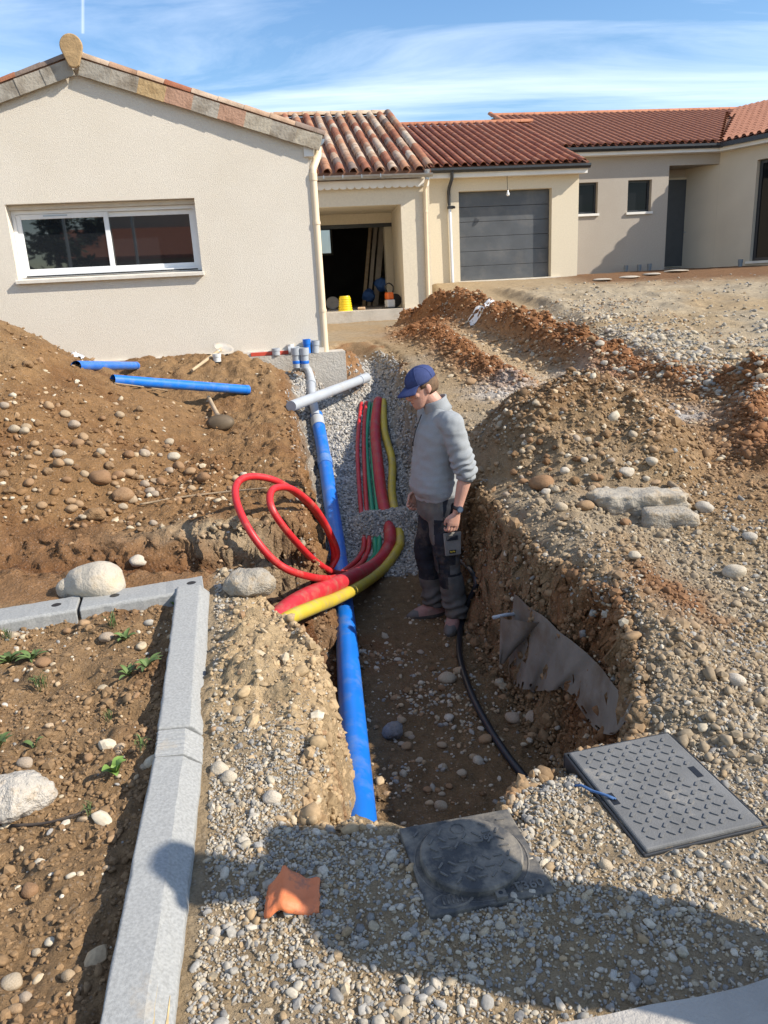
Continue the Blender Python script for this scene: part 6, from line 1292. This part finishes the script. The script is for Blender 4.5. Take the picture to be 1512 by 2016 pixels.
sh_r, el_r, wr_r = Vector((-.005,-.20,1.405)), Vector((-.05,-.27,1.11)), Vector((.09,-.205,.885))
# body: one continuous skin
mb = MB()
slices(mb, [(-.118,.058,0,.022,.020),(-.112,.056,0,.036,.032),(-.095,.049,0,.050,.043),(-.07,.032,0,.070,.055),(-.04,.018,0,.083,.064),(-.01,.009,0,.090,.069),(.02,.002,0,.096,.073),(.05,-.003,0,.099,.076),(.08,-.006,0,.094,.073),(.105,-.008,0,.076,.060),(.122,-.01,0,.045,.037),(.128,-.01,0,.02,.016)], 28, HEAD)
limb(mb, [(.088,0,.028),(.101,0,.006),(.115,0,-.018),(.108,0,-.032),(.094,0,-.036)], [.009,.010,.013,.0135,.009], 10, .006, HEAD)     # nose
for s_ in (-1, 1):
    blob(mb, (.106, s_*.010, -.028), (.010,.009,.009), HEAD, 10); blob(mb, (.083, s_*.030, .026), (.020,.026,.010), HEAD, 12)   # nostril, brow
    blob(mb, (.066, s_*.038, -.018), (.026,.024,.022), HEAD, 12)                                                                  # cheek
    blob(mb, (-.012, s_*.077, .000), (.019,.008,.030), HEAD, 12); blob(mb, (-.006, s_*.074, -.022), (.012,.008,.014), HEAD, 12)   # ear
blob(mb, (.094,0,-.058), (.011,.023,.006), HEAD, 12); blob(mb, (.091,0,-.069), (.012,.020,.007), HEAD, 12); blob(mb, (.082,0,-.098), (.016,.020,.014), HEAD, 12)
limb(mb, [(-.03,0,1.42),(.005,0,1.50),(.055,0,1.57),(.07,0,1.62)], [.066,.060,.058,.055], 18)
slices(mb, [(.78,0,0,.11,.15),(.90,.01,0,.12,.155),(1.05,.015,0,.12,.15),(1.25,.0,0,.115,.17),(1.38,-.02,0,.10,.18),(1.44,-.025,0,.075,.12)], 24)
def hand(mb, wrist, fwd_arm, M_h):
    """palm and five bent fingers; hand axis -z, thumb side +x, palm side -y in hand space"""
    slices(mb, [(.012,0,0,.024,.019),(-.015,.002,0,.030,.0175),(-.045,.004,-.002,.040,.0175),(-.075,.004,-.003,.043,.016),(-.092,.003,-.004,.040,.013)], 16, M_h)
    for x_, ln in ((.032,.94),(.0115,1.04),(-.0095,.98),(-.029,.80)):
        a_ = Vector((x_, -.003, -.082)); b_ = a_ + Vector((.001, -.006, -.040*ln)); c_ = b_ + Vector((0, -.026*ln, -.013*ln)); d_ = c_ + Vector((-.0, -.016*ln, .014*ln))
        limb(mb, [a_, b_, c_, d_], [.0094,.0088,.0082,.0072], 10, .006, M_h); blob(mb, tuple(b_+Vector((0,.0015,0))), (.0092,.0092,.0092), M_h, 10)
    limb(mb, [(.022,-.004,-.022),(.047,-.014,-.05),(.050,-.025,-.076),(.043,-.034,-.097)], [.015,.012,.0105,.0085], 10, .006, M_h)
for sh_, el_, wr_, s_ in ((sh_l, el_l, wr_l, 1), (sh_r, el_r, wr_r, -1)):
    limb(mb, [(0, s_*.1, 1.38), sh_, sh_.lerp(el_, .5), el_, el_.lerp(wr_, .3), el_.lerp(wr_, .7), wr_], [.06,.052,.046,.042,.043,.033,.026], 16)
    d = (wr_-el_).normalized(); zax = -d; xax = (Vector((1,0,0)) - zax*zax.x).normalized(); yax = zax.cross(xax)
    Mh = Matrix((xax, yax, zax)).transposed().to_4x4(); Mh.translation = wr_
    if s_ < 0: Mh = Mh @ Matrix.Scale(-1, 4, (0,1,0))
    hand(mb, wr_, d, Mh @ Matrix.Rotation(R(12)*s_, 4, 'Z'))
LEGL = [(0,.09,.82),(-.005,.10,.65),(-.015,.115,.485),(-.045,.122,.30),(-.055,.125,.07)]; LEGR = [(0,-.09,.82),(.03,-.095,.65),(.075,-.095,.495),(.05,-.09,.30),(.04,-.085,.07)]
for L_ in (LEGL, LEGR): limb(mb, L_, [.085,.072,.052,.050,.036], 16)
me = remeshed(mb, .0042, 3); set_mats(me, [M_SKIN]); me.name = 'person'
WORKER = link('person', me)
tag(WORKER, 'person in a grey pullover, blue cap and dark work trousers standing in the trench', 'person')
# pullover
mb = MB()
slices(mb, [(.885,.012,0,.140,.182),(.905,.012,0,.145,.188),(.925,.016,0,.152,.192),(.96,.024,0,.164,.200),(1.04,.022,0,.157,.195),(1.14,.014,0,.150,.190),(1.24,.004,0,.146,.196),(1.33,-.008,0,.142,.212),(1.395,-.022,0,.122,.20),(1.435,-.028,0,.098,.16),(1.465,-.022,0,.078,.105),(1.49,-.012,0,.07,.085)], 32)
sl_end = el_l.lerp(wr_l, .10); sr_end = el_r.lerp(wr_r, .15)
limb(mb, [(-.02,.12,1.40), sh_l, sh_l.lerp(el_l,.35), sh_l.lerp(el_l,.7), el_l, sl_end], [.076,.076,.071,.072,.068,.055], 22)
limb(mb, [(-.01,-.12,1.40), sh_r, sh_r.lerp(el_r,.35), sh_r.lerp(el_r,.7), el_r, sr_end], [.082,.084,.078,.077,.074,.058], 22)
me = remeshed(mb, .008, 3)
def wr(c):
    out_ = np.zeros(len(c))
    for i, p in enumerate(c):
        v = Vector(p); arm = 1.0 if abs(p[1]) > .20 and p[2] < 1.36 else 0.0
        f = .006*mnoise.noise(Vector((p[0]*9, p[1]*9, p[2]*22))) + .004*mnoise.noise(v*26)
        if arm: f += .0085*math.sin((p[2]+.35*p[0]+.03*mnoise.noise(v*12))*2*math.pi/.042)*max(0, 1-abs(p[2]-1.14)/.17) + .003
        if p[2] < 1.1 and not arm: f += .007*mnoise.noise(Vector((p[0]*5, p[1]*5, p[2]*40)))*(1.1-p[2])*5
        if p[2] < .915: f -= .004
        out_[i] = f
    return out_
displace(me, wr); set_mats(me, [M_SWEAT]); me.name = 'pullover'; sw = link('pullover', me, WORKER)
mb = MB(); NK = [(-.030,0,1.452),(-.012,0,1.485),(.006,0,1.515),(.012,0,1.535)]
R_ = []
for (c, ru, rv) in (((-.022,0,1.455),.088,.100),((-.008,0,1.485),.082,.088),((.004,0,1.515),.080,.083),((.008,0,1.535),.082,.084)): R_.append((c, Vector((ru*.95,0,ru*-.32)), Vector((0,rv,0))))
ring_loft(mb, R_, 28, False); o = mb.build('collar', M_SWEAT, sw, True); so = o.modifiers.new('thick', 'SOLIDIFY'); so.thickness = .009
o = MB().tube([(.098,.012,1.445),(.142,.012,1.34),(.160,.012,1.27)], .0035, 6).build('zip', M_BLACK, sw); MB().box((.158,.006,1.245),(.168,.018,1.275)).build('zip_pull', M_BLACK, sw)
for end, nrm in ((sl_end, (wr_l-el_l).normalized()), (sr_end, (wr_r-el_r).normalized())): MB().tube([end-nrm*.012, end+nrm*.022], [.058,.054], 20, False).build('cuff', M_SWEAT, sw, True).modifiers.new('thick', 'SOLIDIFY').thickness = .006
# trousers
mb = MB()
slices(mb, [(.96,.008,0,.128,.168),(.90,.005,0,.140,.182),(.84,.0,0,.148,.190),(.79,.0,0,.140,.186),(.75,.005,0,.11,.17)], 30)
limb(mb, [LEGL[0],LEGL[1],LEGL[2],(-.02,.118,.44),LEGL[3],(-.062,.125,.13),(-.06,.127,.075)], [.100,.098,.085,.080,.082,.080,.076], 22); limb(mb, [LEGR[0],LEGR[1],LEGR[2],(.07,-.094,.44),LEGR[3],(.035,-.086,.13),(.036,-.085,.085)], [.100,.098,.085,.080,.082,.079,.074], 22)
me = remeshed(mb, .008, 3)
def wt(c):
    out_ = np.zeros(len(c))
    for i, p in enumerate(c):
        v = Vector(p); f = .007*mnoise.noise(Vector((p[0]*8, p[1]*8, p[2]*16))) + .004*mnoise.noise(v*24)
        if p[2] < .30: f += .009*math.sin((p[2]+.5*p[0]+.04*mnoise.noise(v*9))*2*math.pi/.07)*max(0, 1-abs(p[2]-.14)/.14)
        if .38 < p[2] < .62: f += .005*mnoise.noise(Vector((p[0]*6, p[1]*6, p[2]*45)))
        out_[i] = f
    return out_
def tm(c):
    x_, y_, z_ = c[:,0], c[:,1], c[:,2]
    g = (z_ < .385) & ~((z_ > .30) & (x_ > .0)); g |= (z_ > .70 + .6*(x_-.05)) & (x_ > .02) & (z_ > .78); g |= (x_ < -.055) & (z_ < .70) & (z_ > .40)
    g |= (z_ > .60) & (z_ < .78) & (x_ > .075) & (y_ > 0); g |= (z_ > .40) & (z_ < .47) & (x_ < -.01)
    return g.astype(int)
displace(me, wt); set_mats(me, [M_TRD, M_TRG], tm); me.name = 'trousers'; tr = link('trousers', me, WORKER)
o = bevel(MB().hexa([(-.085,.196,.545),(.02,.203,.545),(.02,.222,.545),(-.085,.218,.545),(-.09,.195,.70),(.03,.202,.70),(.03,.220,.70),(-.09,.216,.70)]).build('holster_pocket', mat('beige_pocket_cloth', (.21,.195,.17), .92, .15, 14, .4, 120), tr), .006)
MB().box((-.062,.2215,.652),(.012,.2262,.682)).build('pocket_flap', M_TRD, tr); b_ = MB().box((-.048,.2195,.562),(-.004,.2235,.585)).build('badge', M_BLACK, tr)
for k in range(4): MB().box((-.042+.009*k,.2236,.569+.002*(k % 2)),(-.036+.009*k,.2243,.578+.002*(k % 2))).build('badge_letter', mat('yellow_thread', (.7,.5,.05), .7) if k == 0 else bpy.data.materials['yellow_thread'], b_)
bevel(MB().hexa([(-.06,.178,.72),(-.02,.19,.72),(-.02,.205,.72),(-.06,.2,.72),(-.115,.16,.90),(-.06,.18,.90),(-.06,.195,.90),(-.115,.18,.90)]).build('hammer_loop', mat('beige_webbing', (.30,.265,.21), .9), tr), .004)
MB().tube(crom([(.06,.165,.87),(.02,.19,.80),(-.03,.20,.755)]), .003, 6).build('pocket_piping', M_TRG, tr)
bevel(MB().hexa([(.045,.085,.40),(.045,.165,.40),(.062,.165,.41),(.062,.085,.41),(.058,.085,.54),(.058,.165,.54),(.072,.16,.53),(.072,.09,.53)]).build('knee_patch', M_TRD, tr), .012)
# boots
def boot(pos, ang, label=None):
    mb = MB(); slices(mb, [(.012,.045,0,.145,.047),(.03,.045,0,.147,.050),(.05,.035,0,.135,.048),(.07,.015,0,.105,.046),(.09,-.015,0,.075,.045),(.12,-.03,0,.058,.045),(.15,-.035,0,.055,.046)], 22)
    me = remeshed(mb, .006, 2); displace(me, lambda c: np.array([.0025*mnoise.noise(Vector(p)*40) for p in c])); set_mats(me, [M_SHOE, M_TOE], lambda c: ((c[:,0] > .115) & (c[:,2] < .065)).astype(int))
    o = link('boot', me, WORKER); o.location = pos; o.rotation_euler = (0, 0, ang)
    s_ = MB(); ring_loft(s_, [(Vector((.045,0,z_)), Vector((.153*k,0,0)), Vector((0,.054*k,0))) for z_, k in ((0,.96),(.006,1),(.022,1),(.028,.97))], 26); s_.build('sole', M_SOLE, o, True, 40)
    for k in range(4): MB().tube([(.075-.024*k,-.026,.066+.011*k),(.078-.024*k,0,.077+.011*k),(.075-.024*k,.026,.066+.011*k)], .0035, 6).build('lace', M_FASC if False else M_TRG, o)
    return o
boot((-.05,.125,0), R(62)); boot((.045,-.085,0), R(4))
# cap and hair
mb = MB(); slices(mb, [(.035,-.008,0,.103,.082),(.05,-.009,0,.105,.084),(.08,-.011,0,.101,.081),(.105,-.013,0,.085,.069),(.124,-.014,0,.058,.048),(.134,-.014,0,.028,.024),(.136,-.014,0,.006,.006)], 32)
me = mb.mesh('cap', M_CAP, True); cp = link('cap', me, WORKER); cp.matrix_local = HEAD @ Matrix.Rotation(R(4), 4, 'Y')
mb = MB(); n = 16; rows_ = 6
for j in range(rows_+1):
    for i in range(n+1):
        a_ = -1.15+2.3*i/n; r0 = Vector((.100*math.cos(a_)-.008, .082*math.sin(a_), 0)); t_ = j/rows_; x_ = r0.x + t_*(.082*math.cos(a_*.8)); y_ = r0.y*(1-.06*t_); mb.v.append((x_, y_, .042 - .9*y_*y_*4*t_ - .022*t_*t_))
for j in range(rows_):
    for i in range(n): a_ = j*(n+1)+i; mb.f.append((a_, a_+1, a_+n+2, a_+n+1))
o = mb.build('brim', M_CAP, cp, True); so = o.modifiers.new('thick', 'SOLIDIFY'); so.thickness = .004
MB().lathe([(.007,0),(.005,.005),(0,.006)], 10, (-.014,0,.135)).build('cap_button', M_CAP, cp, True)
for k in range(3): 
    a_ = k*math.pi/3; MB().tube([(-.010+.1055*math.cos(a_)*s_, .0845*math.sin(a_)*s_, z_) for s_, z_ in ((1,.05),(.965,.081),(.82,.106),(.56,.1255),(.28,.1355),(0,.1385))], .0016, 5).build('seam', M_CAP, cp)
mb = MB(); rr_ = []
for z_, k in ((-.045,.80),(-.02,.965),(.01,1.0),(.045,1.01)): rr_.append((z_, -.014, 0, .094*k+.004, .0735*k+.004))
slices(mb, rr_, 36); mb.f = [f for f in mb.f if len(f) > 4 or True]
vs_ = mb.v; keep = []
for f in mb.f:
    cx_ = sum(vs_[i][0] for i in f)/len(f); cz_ = sum(vs_[i][2] for i in f)/len(f); cy_ = sum(abs(vs_[i][1]) for i in f)/len(f)
    if len(f) == 4 and (cx_ < -.01 or (cx_ < .04 and cz_ > .012)): keep.append(f)
mb.f = keep; me = mb.mesh('hair', M_HAIR, True); hr = link('hair', me, WORKER); hr.matrix_local = HEAD; so = hr.modifiers.new('thick', 'SOLIDIFY'); so.thickness = .005; so.offset = 0
M_EYE = mat('dark_eye', (.03,.022,.018), .4)
for s_ in (-1, 1):
    q_ = MB(); blob(q_, (.0835, s_*.031, .006), (.008,.013,.0045)); o = q_.build('eye', M_EYE, WORKER, True); o.matrix_local = HEAD
    q_ = MB().tube([(.093, s_*.016, .030),(.096, s_*.032, .034),(.083, s_*.050, .030)], .0035, 6); o = q_.build('eyebrow', M_HAIR, WORKER, True); o.matrix_local = HEAD
q_ = MB().tube([(.100,-.018,-.0640),(.1045,0,-.0632),(.100,.018,-.0640)], .0018, 6); o = q_.build('mouth', mat('lip_line', (.22,.08,.06), .6), WORKER, True); o.matrix_local = HEAD
# watch
wp = wr_l.lerp(el_l, .12); d = (wr_l-el_l).normalized()
wt_ = MB().tube([wp-d*.011, wp+d*.011], .0325, 20, False).build('watch', M_BLACK, WORKER, True); wt_.modifiers.new('thick', 'SOLIDIFY').thickness = .004
wn_ = Vector((-.15, 1, .1)); wn_ = (wn_ - d*wn_.dot(d)).normalized()
MB().tube([wp+wn_*.028, wp+wn_*.040], .021, 18).build('watch_case', mat('navy_watch', (.03,.045,.075), .35), wt_); MB().tube([wp+wn_*.0402, wp+wn_*.041], .016, 18).build('watch_dial', mat('watch_dial', (.09,.12,.16), .2), wt_)
# set him down
ft_ = (atZ(884, 1236, -.695) + atZ(858, 1194, -.695))/2
HT = 1.84/1.765
WORKER.location = (ft_[0], ft_[1], -.70); WORKER.rotation_euler = (0, 0, R(180+10)); WORKER.scale = (HT, HT, HT)
WORKER.location.z = gz(ft_[0], ft_[1]) - .004
# onlookers to the right of the camera; their shadow falls across the gravel
def copy_tree(o, parent=None):
    c = o.copy(); C.objects.link(c); c.parent = parent
    for ch in o.children: copy_tree(ch, c)
    return c
for (x_, y_, rz_, lab) in ((1.66, 1.19, 200, 'onlooker in grey pullover and blue cap standing beside the camera, outside the frame'),):
    c = copy_tree(WORKER); c.location = (x_, y_, gz(x_, y_)); c.rotation_euler = (0, 0, R(rz_)); c['label'] = lab
# ================================================================ WHAT THE WINDOW REFLECTS: the street side behind the camera
def mirrored(px, py, Yw):
    d = ray(px, py); o_ = np.array([0, 0, EYE]); n_ = -FA.y; pl0 = FA.o + FA.y*.2; t_ = ((pl0-o_)@n_)/(d@n_); h_ = o_ + d*t_; d2 = d - 2*(d@n_)*n_; t2 = (Yw-h_[1])/d2[1]; return h_ + d2*t2
M_NEEDLE = mat('conifer_foliage', (.030,.052,.022), .85, .35, 3); M_BARK = mat('conifer_bark', (.09,.065,.045), .95, .3, 8, .8, 30)
def conifer(px, py_top, Yw, wid, label, seed):
    rnd = random.Random(seed); t_ = mirrored(px, py_top, Yw); H_ = t_[2]; root = empty('conifer_tree', (t_[0], t_[1], 0), 0, label, 'tree', 'conifers on the street side')
    MB().tube([(0,0,-.2),(.05,0,H_*.4),(0,0,H_*.98)], [.28,.18,.03], 10).build('trunk', M_BARK, root, True)
    mb = MB(); br = MB()
    for k in range(46):
        f = rnd.uniform(.12, .98); a_ = rnd.uniform(0, 6.28); L_ = wid*(1-f)**.7*rnd.uniform(.55, 1.1)+.25; z_ = H_*f
        tip = Vector((math.cos(a_)*L_, math.sin(a_)*L_, z_+rnd.uniform(-.1,.25)*L_)); br.tube([(0,0,z_), tip*.5+Vector((0,0,z_*.5)), tip], [.05,.03,.012], 5)
        for j in range(60):
            u = rnd.uniform(.2, 1.05); p = Vector((0,0,z_)).lerp(tip, u) + Vector((rnd.gauss(0,.22), rnd.gauss(0,.22), rnd.gauss(-.05,.13))); s_ = rnd.uniform(.08, .22)
            e1 = Vector((rnd.gauss(0,1), rnd.gauss(0,1), rnd.gauss(0,.4))).normalized()*s_; e2 = Vector((rnd.gauss(0,1), rnd.gauss(0,1), rnd.gauss(0,.4))).normalized()*s_*.6
            mb.add([p-e1, p+e2, p+e1, p-e2], [(0,1,2,3)])
    br.build('branches', M_BARK, root); mb.build('crown', M_NEEDLE, root); return root
conifer(97, 412, -17, 2.6, 'broad dark conifer mirrored in the left window pane', 3); conifer(180, 428, -21, 1.5, 'slim dark conifer mirrored beside the window mullion', 4)
# neighbour's house across the street
c0_ = mirrored(225, 525, -19); c1_ = mirrored(385, 525, -19); xa_, xb_ = sorted((c0_[0], c1_[0])); rt_ = mirrored(300, 470, -19)[2]; er_ = mirrored(300, 508, -19)[2]
nb_ = empty('street_house', ((xa_+xb_)/2, -19, 0), 0, 'neighbouring house with red roof mirrored in the right window pane', 'house'); hw = (xb_-xa_)/2+2.0
er_ = max(er_, 2.2)
MB().box((-hw,-8,-.2),(hw,0,er_)).build('wall', M_B2, nb_)
MB().prism([(.5,er_-.05),(-4,er_+1.5),(-8.5,er_-.05),(-8.5,er_+.1),(-4,er_+1.65),(.5,er_+.1)], -hw-.4, hw+.4, 'x').build('roof', M_TILE_B, nb_)
MB().prism([(-2.6,er_+1.2),(2.6,er_+1.2),(2.6,er_+2.6),(0,er_+3.6),(-2.6,er_+2.6)], -9, -5, 'y').build('gable', M_B3, nb_)
for x_ in (-2.2, 1.6):
    w_ = MB().box((x_-.6,.0,1.0),(x_+.6,.04,2.0)).build('window', M_WHITE, nb_); MB().box((x_-.52,.042,1.08),(x_+.52,.05,1.92)).build('pane', M_GLASS, w_)
for px_, Yw, lab in ((128,-12,'tall grey street lamp mirrored in the left window pane'),(262,-12.5,'tall grey street lamp mirrored in the right window pane')):
    p = mirrored(px_, 450, Yw); o = empty('street_lamp', (p[0], p[1], 0), 0, lab, 'street lamp', 'street lamps behind the camera')
    MB().tube(crom([(0,0,0),(0,0,3.6),(0,0,4.6),(.25,0,5.1),(.9,0,5.25)], .3), .055, 8).build('pole', M_ZINC, o, True); MB().box((.8,-.1,5.2),(1.3,.1,5.3)).build('lamp_head', M_ANTH, o)
